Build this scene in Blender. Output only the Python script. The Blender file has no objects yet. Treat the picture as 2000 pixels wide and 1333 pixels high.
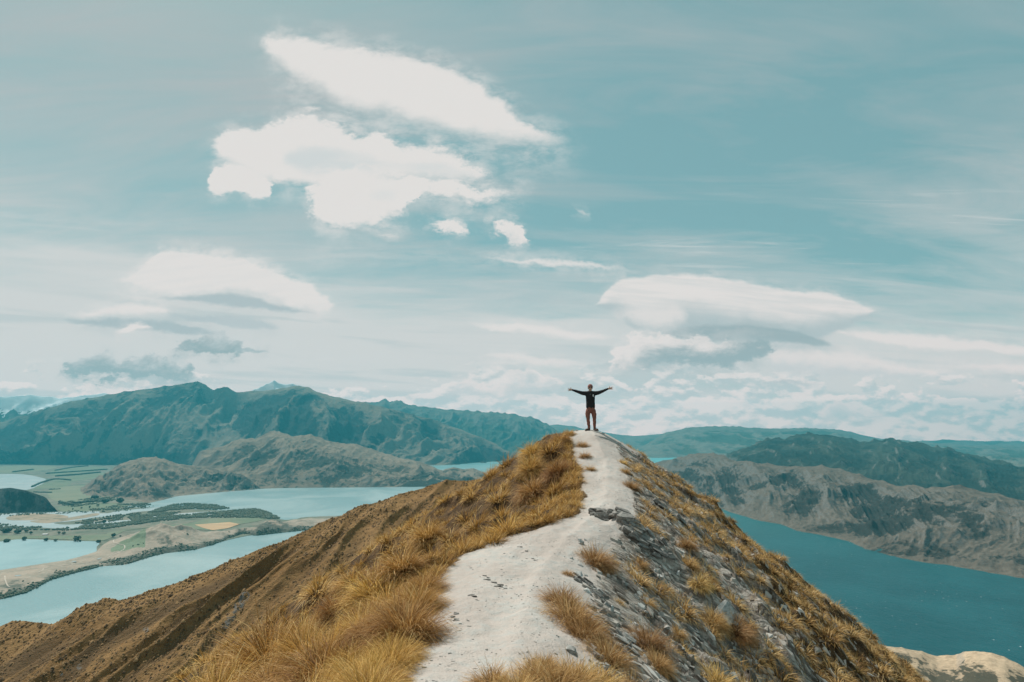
import bpy, bmesh, math, random
import numpy as np
from mathutils import Vector, Matrix

random.seed(7)
rng = np.random.RandomState(11)
SC = bpy.context.scene
COL = SC.collection

# ------------------------------------------------------------------ camera
F_PX, CX, CY = 1111.1, 1000.0, 666.5          # a 20 mm lens on a 36 mm frame
PITCH = math.radians(9.13)
cam_d = bpy.data.cameras.new("camera")
cam_d.lens = 20.0
cam_d.sensor_width = 36.0
cam_d.clip_start = 0.05
cam_d.clip_end = 200000.0
cam = bpy.data.objects.new("camera", cam_d)
COL.objects.link(cam)
cam.location = (0, 0, 0)
cam.rotation_euler = (math.radians(90) + PITCH, 0, 0)
SC.camera = cam
EXPOSURE = 0.0
SC.view_settings.view_transform = 'Standard'
SC.view_settings.look = 'None'
SC.view_settings.exposure = EXPOSURE
SC.view_settings.gamma = 1.0
SC.view_settings.use_curve_mapping = False
SC.cycles.max_bounces = 6
SC.cycles.diffuse_bounces = 2
SC.cycles.glossy_bounces = 2
SC.cycles.transmission_bounces = 3
SC.cycles.volume_bounces = 0
SC.cycles.use_denoising = True

# direction of a picture point as (U = x/y, V = z/y) of the level, north-facing frame
def uv_of(px, py):
    px = np.asarray(px, float); py = np.asarray(py, float)
    X = (px - CX) / F_PX
    Z = (CY - py) / F_PX
    yy = math.cos(PITCH) - Z * math.sin(PITCH)
    zz = math.sin(PITCH) + Z * math.cos(PITCH)
    return X / yy, zz / yy

def at(px, py, d):
    U, V = uv_of(px, py)
    d = np.asarray(d, float)
    return np.stack([U * d, d * np.ones_like(U), V * d], -1)

WATER_Z = -850.0
def on_water(px, py, z=WATER_Z):
    U, V = uv_of(px, py)
    return at(px, py, z / V)

# ------------------------------------------------------------------ sun and sky
SUN_EL = math.radians(54.0)
SUN_AZ = math.radians(-43.0)                   # from +Y, towards +X
sun_d = bpy.data.lights.new("sun", 'SUN')
sun_d.energy = 5.0
sun_d.angle = math.radians(0.5)
sun_d.color = (1.0, 0.95, 0.88)
sun = bpy.data.objects.new("sun", sun_d)
COL.objects.link(sun)
sdir = Vector((math.sin(SUN_AZ) * math.cos(SUN_EL), math.cos(SUN_AZ) * math.cos(SUN_EL), math.sin(SUN_EL)))
sun.rotation_euler = sdir.to_track_quat('Z', 'Y').to_euler()
sun.location = (0, 0, 50)

world = bpy.data.worlds.new("World")
SC.world = world
world.use_nodes = True
SKY_STRENGTH = 0.1
world.cycles.sampling_method = 'MANUAL'
world.cycles.sample_map_resolution = 512

class NT:
    """small helper for writing node trees as expressions"""
    def __init__(s, tree):
        s.t = tree; s.n = tree.nodes; s.l = tree.links
    def put(s, sock, v):
        if isinstance(v, bpy.types.NodeSocket):
            s.l.new(v, sock)
        elif v is not None:
            try:
                sock.default_value = v
            except Exception:
                if hasattr(v, '__len__') and len(v) == 3:
                    sock.default_value = (*v, 1.0)
                else:
                    raise
    def m(s, op, a, b=None, c=None, clamp=False):
        n = s.n.new('ShaderNodeMath'); n.operation = op; n.use_clamp = clamp
        s.put(n.inputs[0], a)
        if b is not None: s.put(n.inputs[1], b)
        if c is not None: s.put(n.inputs[2], c)
        return n.outputs[0]
    def add(s, a, b): return s.m('ADD', a, b)
    def sub(s, a, b): return s.m('SUBTRACT', a, b)
    def mul(s, a, b): return s.m('MULTIPLY', a, b)
    def div(s, a, b): return s.m('DIVIDE', a, b)
    def mx(s, a, b): return s.m('MAXIMUM', a, b)
    def mn(s, a, b): return s.m('MINIMUM', a, b)
    def mad(s, a, b, c): return s.m('MULTIPLY_ADD', a, b, c)
    def vm(s, op, a, b=None):
        n = s.n.new('ShaderNodeVectorMath'); n.operation = op
        s.put(n.inputs[0], a)
        if b is not None:
            if op == 'SCALE': s.put(n.inputs['Scale'], b)
            else: s.put(n.inputs[1], b)
        return n.outputs['Value'] if op in ('DOT_PRODUCT', 'LENGTH', 'DISTANCE') else n.outputs[0]
    def sep(s, v):
        n = s.n.new('ShaderNodeSeparateXYZ'); s.put(n.inputs[0], v); return n.outputs
    def comb(s, x=0.0, y=0.0, z=0.0):
        n = s.n.new('ShaderNodeCombineXYZ')
        s.put(n.inputs[0], x); s.put(n.inputs[1], y); s.put(n.inputs[2], z); return n.outputs[0]
    def ss(s, v, a, b, lo=0.0, hi=1.0):
        n = s.n.new('ShaderNodeMapRange'); n.interpolation_type = 'SMOOTHSTEP'
        s.put(n.inputs['Value'], v); s.put(n.inputs['From Min'], a); s.put(n.inputs['From Max'], b)
        s.put(n.inputs['To Min'], lo); s.put(n.inputs['To Max'], hi); return n.outputs['Result']
    def lin(s, v, a, b, lo=0.0, hi=1.0):
        n = s.n.new('ShaderNodeMapRange')
        s.put(n.inputs['Value'], v); s.put(n.inputs['From Min'], a); s.put(n.inputs['From Max'], b)
        s.put(n.inputs['To Min'], lo); s.put(n.inputs['To Max'], hi); return n.outputs['Result']
    def noise(s, vec, scale=1.0, detail=4.0, rough=0.5, dist=0.0, lac=2.0, dim='3D', color=False, w=None):
        n = s.n.new('ShaderNodeTexNoise'); n.noise_dimensions = dim
        s.put(n.inputs['Vector'], vec); n.inputs['Scale'].default_value = scale
        n.inputs['Detail'].default_value = detail; n.inputs['Roughness'].default_value = rough
        n.inputs['Distortion'].default_value = dist; n.inputs['Lacunarity'].default_value = lac
        return n.outputs['Color'] if color else n.outputs[0]
    def voro(s, vec, scale=1.0, feature='F1', out='Distance', rand=1.0):
        n = s.n.new('ShaderNodeTexVoronoi'); n.feature = feature
        s.put(n.inputs['Vector'], vec); n.inputs['Scale'].default_value = scale
        n.inputs['Randomness'].default_value = rand
        return n.outputs[out]
    def mix(s, f, a, b, mode='MIX'):
        n = s.n.new('ShaderNodeMix'); n.data_type = 'RGBA'; n.blend_type = mode; n.clamp_factor = True
        s.put(n.inputs[0], f)
        for i, v in ((6, a), (7, b)):
            if isinstance(v, (tuple, list)) and len(v) == 3: v = (*v, 1.0)
            s.put(n.inputs[i], v)
        return n.outputs[2]
    def attr(s, name, out='Fac'):
        n = s.n.new('ShaderNodeAttribute'); n.attribute_name = name; return n.outputs[out]
    def curve(s, v, pts):
        n = s.n.new('ShaderNodeFloatCurve')
        cu = n.mapping.curves[0]
        n.mapping.use_clip = False
        while len(cu.points) > 2: cu.points.remove(cu.points[0])
        for i, (x, y) in enumerate(pts):
            if i < 2: cu.points[i].location = (x, y)
            else: cu.points.new(x, y)
        n.mapping.update()
        s.put(n.inputs['Value'], v)
        return n.outputs[0]

def build_sky():
    T = NT(world.node_tree)
    for n in list(T.n): T.n.remove(n)
    out = T.n.new('ShaderNodeOutputWorld')
    bg = T.n.new('ShaderNodeBackground')
    bg.inputs['Strength'].default_value = SKY_STRENGTH
    T.l.new(bg.outputs[0], out.inputs[0])
    tc = T.n.new('ShaderNodeTexCoord')
    d = T.vm('NORMALIZE', tc.outputs['Generated'])
    x, y, z = T.sep(d)
    ya = T.mx(y, 0.05)
    U = T.div(x, ya); V = T.div(z, ya)
    front = T.ss(y, 0.06, 0.2)
    sky = T.n.new('ShaderNodeTexSky')
    sky.sky_type = 'NISHITA'; sky.sun_disc = False
    T.l.new(d, sky.inputs[0])
    sky.sun_elevation = SUN_EL; sky.sun_rotation = SUN_AZ
    sky.altitude = 1200; sky.air_density = 1.0; sky.dust_density = 2.0; sky.ozone_density = 1.0
    zz = T.mx(z, 0.0)
    # a cloud sheet overhead: position on a flat layer
    lay = T.comb(T.div(x, T.add(zz, 0.22)), T.div(y, T.add(zz, 0.22)), 0.0)
    base = T.mix(1.0, sky.outputs[0], (1.10, 1.25, 0.92), 'MULTIPLY')
    base = T.mix(0.70, base, (2.15, 4.15, 4.35))
    # --- cirrus veil, drawn out along one direction ------------------
    rot = T.n.new('ShaderNodeMapping'); rot.inputs['Rotation'].default_value = (0, 0, math.radians(28))
    T.put(rot.inputs[0], lay); rot.inputs['Scale'].default_value = (0.40, 1.5, 1.0)
    n1 = T.noise(rot.outputs[0], 0.9, 5, 0.55, 0.7)
    n2 = T.noise(rot.outputs[0], 3.2, 6, 0.62, 1.2)
    lowV = T.ss(z, 0.44, 0.10)
    left = T.ss(x, 0.35, -0.60)
    amt = T.add(T.mul(lowV, 0.34), T.mul(left, 0.58))
    v1 = T.add(T.mul(T.sub(n1, 0.5), 2.8), T.mul(T.sub(n2, 0.5), 1.6))
    hi = T.ss(z, 0.42, 0.62)
    veil = T.add(T.add(amt, T.add(v1, 0.14)), T.mul(hi, 0.14))
    veil = T.m('MINIMUM', T.mx(veil, 0.0), 1.0)
    veilc = T.mix(T.ss(z, 0.5, 0.1), (4.6, 4.8, 4.85), (6.6, 6.75, 6.6))
    col = T.mix(T.mul(veil, 0.84), base, veilc)
    # --- low sky: white sheets with teal gaps -------------------------
    Vt = T.add(V, T.mul(U, 0.06))
    s0 = T.noise(T.comb(T.mul(U, 1.1), T.mul(Vt, 9.0), 4.0), 1.0, 6, 0.55, 0.8)
    s1 = T.noise(T.comb(T.mul(U, 2.6), T.mul(Vt, 34.0), 7.0), 1.0, 6, 0.58, 0.7)
    shf = T.add(T.mul(T.sub(s0, 0.5), 1.7), T.mul(T.sub(s1, 0.5), 0.9))
    bias = T.add(T.mul(T.ss(V, 0.30, 0.13), 0.50), T.mul(T.mul(T.ss(x, 0.15, -0.45), T.ss(V, 0.46, 0.28)), 0.50))
    sh = T.ss(T.add(shf, bias), 0.15, 0.62)
    sh = T.mul(sh, T.mul(T.ss(V, 0.52, 0.34), front))
    col = T.mix(T.mul(sh, 0.93), col, (6.25, 6.5, 6.4))
    # shaded undersides of the sheets
    s2 = T.noise(T.comb(T.mul(U, 2.0), T.mul(Vt, 22.0), 9.3), 1.0, 5, 0.55, 0.6)
    gr = T.mul(T.ss(s2, 0.48, 0.60), T.mul(T.ss(V, 0.30, 0.18), T.ss(V, 0.0, 0.05)))
    col = T.mix(T.mul(T.mul(gr, front), 0.60), col, (4.5, 5.3, 5.4))
    # thin threads higher up
    s3 = T.noise(T.comb(T.mul(U, 3.0), T.mul(T.add(V, T.mul(U, 0.03)), 46.0), 19.0), 1.0, 6, 0.6, 1.0)
    th = T.mul(T.mul(T.ss(s3, 0.55, 0.72), T.ss(V, 0.50, 0.38)), T.ss(V, 0.22, 0.30))
    th = T.mul(th, T.ss(s0, 0.45, 0.62))
    col = T.mix(T.mul(T.mul(th, front), 0.6), col, (6.6, 6.8, 6.7))

    # --- single clouds: outline given by an upper and a lower edge ----
    wx = T.noise(T.comb(T.mul(U, 9.0), T.mul(V, 16.0), 0.0), 1.0, 6, 0.62, 0.3)
    wy = T.noise(T.comb(T.mul(U, 9.0), T.mul(V, 16.0), 31.0), 1.0, 6, 0.62, 0.3)
    bx = T.noise(T.comb(T.mul(U, 32.0), T.mul(V, 46.0), 5.0), 1.0, 6, 0.68, 0.0)
    by = T.noise(T.comb(T.mul(U, 32.0), T.mul(V, 46.0), 45.0), 1.0, 6, 0.68, 0.0)
    fib = T.noise(T.comb(T.mul(U, 5.0), T.mul(T.add(V, T.mul(T.mul(U, U), 0.12)), 70.0), 2.0), 1.0, 5, 0.6, 0.6)
    hairs = T.noise(T.comb(T.mul(U, 16.0), T.mul(V, 30.0), 8.0), 1.0, 5, 0.62, 0.2)
    U1 = T.add(T.add(U, T.mul(T.sub(wx, 0.5), 0.090)), T.mul(T.sub(bx, 0.5), 0.055))
    V1 = T.add(T.add(V, T.mul(T.sub(wy, 0.5), 0.075)), T.mul(T.sub(by, 0.5), 0.055))
    WHITE = (7.55, 7.35, 7.10)
    over = None
    def cloud(col, top, bot, soft=0.012, warp=1.0, shade=None, white=WHITE, dens=1.0, sb=None, grey=(4.4, 5.3, 5.45), tex=0.0, halo=0.4, side=None):
        allx = [p[0] for p in top] + [p[0] for p in bot]
        x0, x1 = min(allx), max(allx)
        ya_ = [p[1] for p in top] + [p[1] for p in bot]
        ym = sum(ya_) / len(ya_)
        u0 = uv_of(x0, ym)[0]; u1 = uv_of(x1, ym)[0]
        # tie each cloud to the one before it, so that Cycles works them off one after another
        if isinstance(col, bpy.types.NodeSocket):
            sc_ = T.n.new('ShaderNodeSeparateColor'); T.put(sc_.inputs[0], col); tie = T.mul(sc_.outputs[0], 1e-8)
        else:
            tie = 0.0
        Uw = T.add(T.add(U, tie), T.mul(T.sub(U1, U), warp)); Vw = T.add(V, T.mul(T.sub(V1, V), warp))
        t = T.div(T.sub(Uw, float(u0)), float(u1 - u0))
        vs_t = [(float((uv_of(a, b)[0] - u0) / (u1 - u0)), float(uv_of(a, b)[1])) for a, b in top]
        vs_b = [(float((uv_of(a, b)[0] - u0) / (u1 - u0)), float(uv_of(a, b)[1])) for a, b in bot]
        ct = T.curve(t, vs_t); cb = T.curve(t, vs_b)
        sb = sb or soft
        at_, ab_ = T.sub(ct, Vw), T.sub(Vw, cb)
        m = T.mul(T.ss(at_, -soft * .3, soft), T.ss(ab_, -sb * .3, sb))
        ends = T.mul(T.ss(t, -0.01, 0.04), T.ss(t, 1.01, 0.96))
        m = T.mul(m, ends)
        if halo:
            h = T.mul(T.mul(T.ss(at_, -soft * 2.6, soft), T.ss(ab_, -sb * 2.6, sb)), T.mul(T.ss(t, -0.06, 0.10), T.ss(t, 1.06, 0.90)))
            h = T.mul(h, T.mul(T.ss(hairs, 0.36, 0.66), halo * 1.2))
            m = T.mx(m, T.mn(h, 0.75))
        m = T.mul(T.mul(m, front), dens)
        c = white
        if shade:
            hh = T.div(ab_, T.mx(T.sub(ct, cb), 0.004))
            hh = T.add(hh, T.mul(T.sub(wy, 0.5), shade[3] if len(shade) > 3 else 0.5))
            if side: hh = T.add(hh, T.mul(T.sub(t, 0.5), side))
            g = T.ss(hh, shade[0], shade[1])
            c = T.mix(T.mul(g, shade[2]), white, grey)
        if tex:
            c = T.mix(T.mul(T.ss(fib, 0.42, 0.66), tex), c, grey)
        if over is not None: over[0] = T.mul(over[0], T.sub(1.0, m)) if over[0] is not None else T.sub(1.0, m)
        return T.mix(m, col, c)

    # distant cumulus bank along the horizon
    cb = T.noise(T.comb(T.mul(U, 13.0), T.mul(V, 26.0), 1.7), 1.0, 6, 0.58, 0.0)
    up = T.noise(T.comb(T.mul(T.add(U, -0.004), 13.0), T.mul(T.add(V, 0.009), 26.0), 1.7), 1.0, 6, 0.58, 0.0)
    cb2 = T.noise(T.comb(T.mul(U, 4.0), T.mul(V, 6.0), 7.7), 1.0, 3, 0.5, 0.0)
    dens = T.add(T.add(cb, T.mul(T.sub(cb2, 0.5), 0.6)), T.mul(T.ss(V, 0.12, 0.03), 0.26))
    bank = T.mul(T.ss(dens, 0.55, 0.60), T.ss(V, 0.135, 0.10))
    lit = T.ss(T.sub(up, cb), -0.07, 0.075)
    col = T.mix(T.mul(T.mul(bank, 0.9), front), col, T.mix(lit, (7.6, 7.5, 7.25), (4.7, 5.5, 5.6)))
    # high lenticular pair, upper left
    col = cloud(col, [(500, 63), (552, 66), (638, 79), (732, 91), (818, 111), (872, 127), (935, 160), (989, 196), (1025, 228), (1079, 255), (1126, 281)],
                     [(500, 80), (530, 122), (570, 155), (620, 186), (665, 212), (710, 225), (777, 238), (845, 256), (912, 278), (980, 287), (1047, 290), (1126, 284)], 0.020, 0.6, sb=0.040, halo=0.5)
    col = cloud(col, [(404, 275), (440, 250), (485, 243), (530, 237), (575, 224), (606, 228), (665, 244), (710, 263), (746, 257), (777, 275), (845, 286), (890, 300), (935, 322), (958, 342)],
                     [(404, 300), (440, 325), (485, 345), (530, 358), (611, 364), (680, 360), (760, 356), (845, 352), (935, 350), (958, 346)], 0.013, 0.75, sb=0.022, halo=0.55)
    col = cloud(col, [(402, 350), (412, 332), (440, 321), (480, 326), (515, 338), (530, 362)], [(402, 362), (412, 376), (440, 383), (480, 386), (512, 394), (530, 380)], 0.008, 0.7, sb=0.010)
    # the thin shaded window inside the cloud
    col = cloud(col, [(545, 310), (590, 285), (650, 287), (710, 305), (770, 318), (840, 316), (900, 326), (938, 334)], [(545, 322), (590, 338), (650, 342), (710, 338), (770, 334), (840, 342), (900, 344), (938, 342)], 0.020, 0.45, white=(5.9, 6.45, 6.5), dens=0.75, halo=0)
    col = cloud(col, [(590, 372), (620, 350), (674, 324), (732, 338), (822, 341), (890, 346), (940, 355), (980, 364), (1036, 368)],
                     [(590, 384), (606, 420), (638, 447), (687, 448), (755, 434), (800, 416), (806, 398), (845, 395), (890, 391), (930, 401), (980, 386), (1036, 372)], 0.012, 1.0, sb=0.020, halo=0.6)
    col = cloud(col, [(725, 372), (750, 366), (778, 380)], [(725, 386), (750, 394), (778, 392)], 0.02, 0.5, white=(6.4, 6.8, 6.8), dens=0.5, halo=0)
    col = cloud(col, [(592, 214), (608, 211), (626, 215)], [(592, 217), (608, 221), (626, 218)], 0.006, 0.4, dens=0.8)
    col = cloud(col, [(826, 448), (855, 436), (885, 426), (914, 440)], [(826, 451), (855, 452), (885, 460), (914, 446)], 0.010, 0.8, (0.5, -0.2, 0.3), halo=0.6)
    col = cloud(col, [(944, 442), (968, 431), (1000, 431), (1026, 455)], [(944, 446), (968, 456), (995, 478), (1026, 466)], 0.010, 0.9, (0.6, 0.0, 0.4), halo=0.6)
    col = cloud(col, [(1118, 412), (1132, 409), (1148, 417)], [(1118, 414), (1132, 423), (1148, 420)], 0.008, 0.5, dens=0.5)
    col = cloud(col, [(732, 458), (750, 453), (778, 460)], [(732, 460), (750, 463), (778, 463)], 0.006, 0.5, dens=0.6)
    col = cloud(col, [(560, 508), (660, 496), (780, 500), (900, 502), (1000, 506)], [(560, 512), (660, 508), (780, 510), (900, 510), (1000, 510)], 0.012, 0.3, dens=0.45)
    col = cloud(col, [(930, 499), (1000, 500), (1070, 503), (1150, 510), (1262, 530)], [(930, 503), (1000, 516), (1070, 524), (1150, 527), (1262, 532)], 0.010, 0.45, dens=0.9, halo=0.5)
    # left lens with shaded layers below
    col = cloud(col, [(225, 548), (262, 532), (292, 503), (318, 489), (360, 487), (427, 497), (517, 514), (576, 543), (621, 560), (655, 600)],
                     [(225, 556), (262, 566), (292, 572), (340, 578), (400, 576), (472, 574), (540, 592), (621, 614), (655, 604)], 0.011, 0.50, sb=0.014, halo=0.75, tex=0.18, grey=(6.2, 6.5, 6.5))
    col = cloud(col, [(300, 579), (382, 574), (472, 575), (540, 590), (628, 613)], [(300, 582), (382, 590), (472, 602), (540, 608), (628, 616)], 0.007, 0.25, white=(4.1, 4.85, 5.05), dens=0.9, halo=0.3)
    col = cloud(col, [(120, 616), (180, 602), (270, 590), (330, 598)], [(120, 622), (180, 620), (270, 618), (330, 612)], 0.010, 0.3, halo=0.4)
    col = cloud(col, [(118, 625), (200, 619), (270, 622), (350, 630), (440, 652)], [(118, 630), (200, 641), (300, 653), (380, 659), (440, 656)], 0.008, 0.3, white=(3.95, 4.7, 4.9), dens=0.92, halo=0.3)
    col = cloud(col, [(325, 611), (405, 612), (495, 619), (552, 640)], [(325, 620), (405, 633), (495, 646), (552, 645)], 0.008, 0.3, white=(4.5, 5.2, 5.4), dens=0.8, halo=0.3)
    col = cloud(col, [(225, 648), (250, 632), (272, 629), (300, 645)], [(225, 652), (250, 653), (272, 650), (300, 649)], 0.008, 0.4)
    col = cloud(col, [(326, 688), (350, 676), (380, 668), (405, 654), (440, 649), (470, 662), (486, 688)], [(326, 692), (350, 697), (380, 699), (405, 698), (440, 702), (470, 700), (486, 694)], 0.008, 0.9, (1.2, 0.2, 0.95, 1.2), grey=(3.0, 3.8, 3.95), white=(6.0, 6.4, 6.4), halo=0.5)
    col = cloud(col, [(455, 690), (480, 680), (505, 677), (530, 684)], [(455, 696), (480, 694), (505, 692), (530, 688)], 0.006, 0.7, white=(3.8, 4.6, 4.75), dens=0.9, halo=0.5)
    col = cloud(col, [(122, 726), (148, 702), (180, 690), (205, 687), (232, 706), (256, 699), (315, 695), (369, 708), (398, 730)], [(122, 734), (148, 738), (180, 740), (225, 746), (315, 741), (355, 737), (398, 733)], 0.009, 0.9, (1.2, 0.2, 0.95, 1.3), grey=(2.9, 3.7, 3.85), white=(5.8, 6.2, 6.2), halo=0.5)
    # a second sheet of clouds, laid over the first
    colA = col; over = [None]; col = (0.0, 0.0, 0.0)
    # long thin lenses in the middle and on the right
    col = cloud(col, [(912, 632), (980, 628), (1060, 634), (1130, 645), (1210, 663)], [(912, 635), (980, 652), (1060, 662), (1130, 670), (1210, 666)], 0.010, 0.3, (0.5, 0.0, 0.4), dens=0.95)
    col = cloud(col, [(930, 695), (1000, 688), (1080, 696), (1155, 713)], [(930, 698), (1000, 708), (1080, 716), (1155, 716)], 0.009, 0.35, dens=0.85)
    col = cloud(col, [(1496, 680), (1560, 676), (1640, 683), (1752, 704), (1870, 726)], [(1496, 722), (1560, 730), (1640, 738), (1752, 742), (1870, 736)], 0.014, 0.4, (0.7, 0.1, 0.8, 0.4), dens=0.9, grey=(5.2, 5.8, 5.95))
    col = cloud(col, [(1590, 643), (1730, 644), (1865, 656), (2030, 676)], [(1590, 655), (1730, 674), (1865, 690), (2030, 696)], 0.010, 0.3, (0.4, 0.0, 0.3), dens=0.95)
    col = cloud(col, [(1830, 712), (1920, 710), (2060, 712)], [(1830, 716), (1920, 728), (2060, 734)], 0.010, 0.3, dens=0.9)
    # the big lens on the right: white crown, pale body, dark lens, puffy foot
    col = cloud(col, [(1160, 601), (1199, 552), (1257, 539), (1311, 534), (1415, 539), (1482, 551), (1541, 565), (1617, 570), (1662, 588), (1722, 609)],
                     [(1160, 604), (1205, 618), (1235, 645), (1290, 656), (1400, 664), (1500, 670), (1600, 668), (1640, 652), (1676, 634), (1722, 612)], 0.008, 0.25, (0.66, 0.22, 0.92, 0.25), sb=0.012, grey=(4.3, 5.1, 5.25), tex=0.28, halo=0.45)
    col = cloud(col, [(1190, 606), (1230, 592), (1290, 590), (1330, 604), (1345, 622)], [(1190, 612), (1232, 632), (1290, 645), (1330, 636), (1345, 628)], 0.022, 0.5, dens=0.85, halo=0)
    col = cloud(col, [(1285, 650), (1330, 638), (1370, 633), (1482, 634), (1572, 648), (1636, 682)], [(1285, 654), (1330, 662), (1415, 668), (1505, 674), (1572, 679), (1636, 684)], 0.008, 0.30, white=(3.2, 4.0, 4.2), dens=0.88, tex=0.35, grey=(4.2, 5.0, 5.15), halo=0.4)
    col = cloud(col, [(1183, 722), (1203, 686), (1230, 659), (1289, 650), (1350, 652), (1440, 660), (1510, 672)],
                     [(1183, 729), (1248, 722), (1325, 723), (1388, 726), (1442, 718), (1482, 704), (1510, 678)], 0.009, 0.85, (1.1, 0.15, 0.95, 1.6), sb=0.014, grey=(3.0, 3.85, 4.05), side=-1.0, halo=0.4)
    col = cloud(col, [(1488, 742), (1530, 735), (1600, 744)], [(1488, 746), (1530, 749), (1600, 747)], 0.007, 0.5, white=(4.7, 5.25, 5.4), dens=0.8)
    col = cloud(col, [(1545, 822), (1560, 805), (1580, 802), (1605, 815)], [(1545, 826), (1560, 826), (1580, 826), (1605, 823)], 0.007, 0.8, white=(4.4, 5.2, 5.3), dens=0.85)
    col = cloud(col, [(1595, 815), (1615, 797), (1650, 790), (1690, 797), (1730, 808)], [(1595, 824), (1615, 825), (1650, 822), (1690, 818), (1730, 812)], 0.007, 0.8, (0.9, 0.2, 0.6))
    col = cloud(col, [(862, 752), (900, 738), (950, 735), (1010, 728), (1060, 727), (1100, 750)], [(862, 768), (900, 772), (950, 775), (1010, 778), (1060, 778), (1100, 770)], 0.010, 1.0, (0.9, 0.2, 0.8, 0.8), grey=(5.0, 5.7, 5.8))
    def lower(c):
        # the sky grows brighter towards the horizon
        tau = T.mul(T.mn(T.div(1820.0, T.mx(z, 0.001)), 36000.0), 3.1e-5)
        e = T.mul(T.sub(T.m('POWER', math.e, tau), 1.0), 0.84)
        f = T.comb(T.mad(e, 0.91, 1.0), T.mad(e, 0.42, 1.0), T.mad(e, 0.35, 1.0))
        return T.mix(1.0, c, f, 'MULTIPLY')
    T.put(bg.inputs['Color'], lower(colA))
    bg2 = T.n.new('ShaderNodeBackground'); bg2.inputs['Strength'].default_value = SKY_STRENGTH
    T.put(bg2.inputs['Color'], lower(col))
    ms = T.n.new('ShaderNodeMixShader'); T.put(ms.inputs[0], over[0]); T.l.new(bg.outputs[0], ms.inputs[2])
    ad = T.n.new('ShaderNodeAddShader'); T.l.new(ms.outputs[0], ad.inputs[0]); T.l.new(bg2.outputs[0], ad.inputs[1])
    T.l.new(ad.outputs[0], out.inputs[0])
build_sky()

# ------------------------------------------------------------------ noise and meshes
_P = np.random.RandomState(5).permutation(256)
_P = np.concatenate([_P, _P, _P])
_A = np.linspace(0, 2 * np.pi, 256, endpoint=False)
_G = np.stack([np.cos(_A), np.sin(_A)], -1)
def perlin(x, y, seed=0):
    x = np.asarray(x, float) + seed * 17.31; y = np.asarray(y, float) + seed * 9.77
    xi = np.floor(x).astype(int); yi = np.floor(y).astype(int)
    xf = x - xi; yf = y - yi
    u = xf * xf * xf * (xf * (xf * 6 - 15) + 10); v = yf * yf * yf * (yf * (yf * 6 - 15) + 10)
    xi &= 255; yi &= 255
    def g(ix, iy, fx, fy):
        h = _P[_P[ix & 255] + (iy & 255)]
        gg = _G[h]; return gg[..., 0] * fx + gg[..., 1] * fy
    a = g(xi, yi, xf, yf); b = g(xi + 1, yi, xf - 1, yf)
    c = g(xi, yi + 1, xf, yf - 1); d = g(xi + 1, yi + 1, xf - 1, yf - 1)
    return (a + u * (b - a) + v * ((c + u * (d - c)) - (a + u * (b - a)))) * 1.4
def fbm(x, y, octv=4, gain=0.5, seed=0):
    s = 0; a = 1; f = 1; t = 0
    for i in range(octv):
        s = s + a * perlin(x * f, y * f, seed + i); t += a; a *= gain; f *= 2.03
    return s / t
def ridged(x, y, octv=4, gain=0.5, seed=0):
    s = 0; a = 1; f = 1; t = 0; w = 1.0
    for i in range(octv):
        n = 1 - np.abs(perlin(x * f, y * f, seed + i)) * 1.6
        n = np.clip(n, 0, 1) ** 2
        s = s + a * n * w; t += a; w = np.clip(n * 1.6, 0, 1); a *= gain; f *= 2.07
    return s / t
def smooth01(t):
    t = np.clip(t, 0, 1); return t * t * (3 - 2 * t)

def put_props(o, label=None, category=None, group=None, kind=None):
    if label: o['label'] = label
    if category: o['category'] = category
    if group: o['group'] = group
    if kind: o['kind'] = kind
    return o

def mesh_from(name, V, faces, mats, smooth=True, attrs=None):
    """V (n,3); faces (m,4) or (m,3) int array, or a list of two such arrays"""
    me = bpy.data.meshes.new(name)
    V = np.asarray(V, np.float32)
    fl = faces if isinstance(faces, list) and isinstance(faces[0], np.ndarray) else [faces]
    fl = [np.asarray(f, np.int32) for f in fl if len(f)]
    nl = sum(f.size for f in fl); nf = sum(len(f) for f in fl)
    me.vertices.add(len(V)); me.vertices.foreach_set('co', V.ravel())
    me.loops.add(nl); me.loops.foreach_set('vertex_index', np.concatenate([f.ravel() for f in fl]))
    me.polygons.add(nf)
    tot = np.concatenate([np.full(len(f), f.shape[1], np.int32) for f in fl])
    st = np.concatenate([[0], np.cumsum(tot)[:-1]]).astype(np.int32)
    me.polygons.foreach_set('loop_start', st); me.polygons.foreach_set('loop_total', tot)
    me.polygons.foreach_set('use_smooth', np.full(nf, smooth))
    for k, a in (attrs or {}).items():
        at_ = me.attributes.new(k, 'FLOAT', 'POINT')
        at_.data.foreach_set('value', np.asarray(a, np.float32).ravel())
    me.update(calc_edges=True)
    for m in (mats if isinstance(mats, (list, tuple)) else [mats]): me.materials.append(m)
    return me

def grid_faces(n, m):
    i = np.arange(n - 1)[:, None]; j = np.arange(m - 1)[None, :]
    a = i * m + j
    return np.stack([a, a + 1, a + m + 1, a + m], -1).reshape(-1, 4)

def obj(name, me, parent=None, loc=None, **kw):
    o = bpy.data.objects.new(name, me)
    COL.objects.link(o)
    if parent is not None: o.parent = parent
    if loc is not None: o.location = loc
    put_props(o, **kw)
    return o

def empty(name, loc=(0, 0, 0), **kw):
    return obj(name, None, None, loc, **kw)

def copy_tree(o, parent=None):
    c = o.copy(); COL.objects.link(c)
    if parent is not None: c.parent = parent
    for ch in list(o.children): copy_tree(ch, c)
    return c

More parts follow.
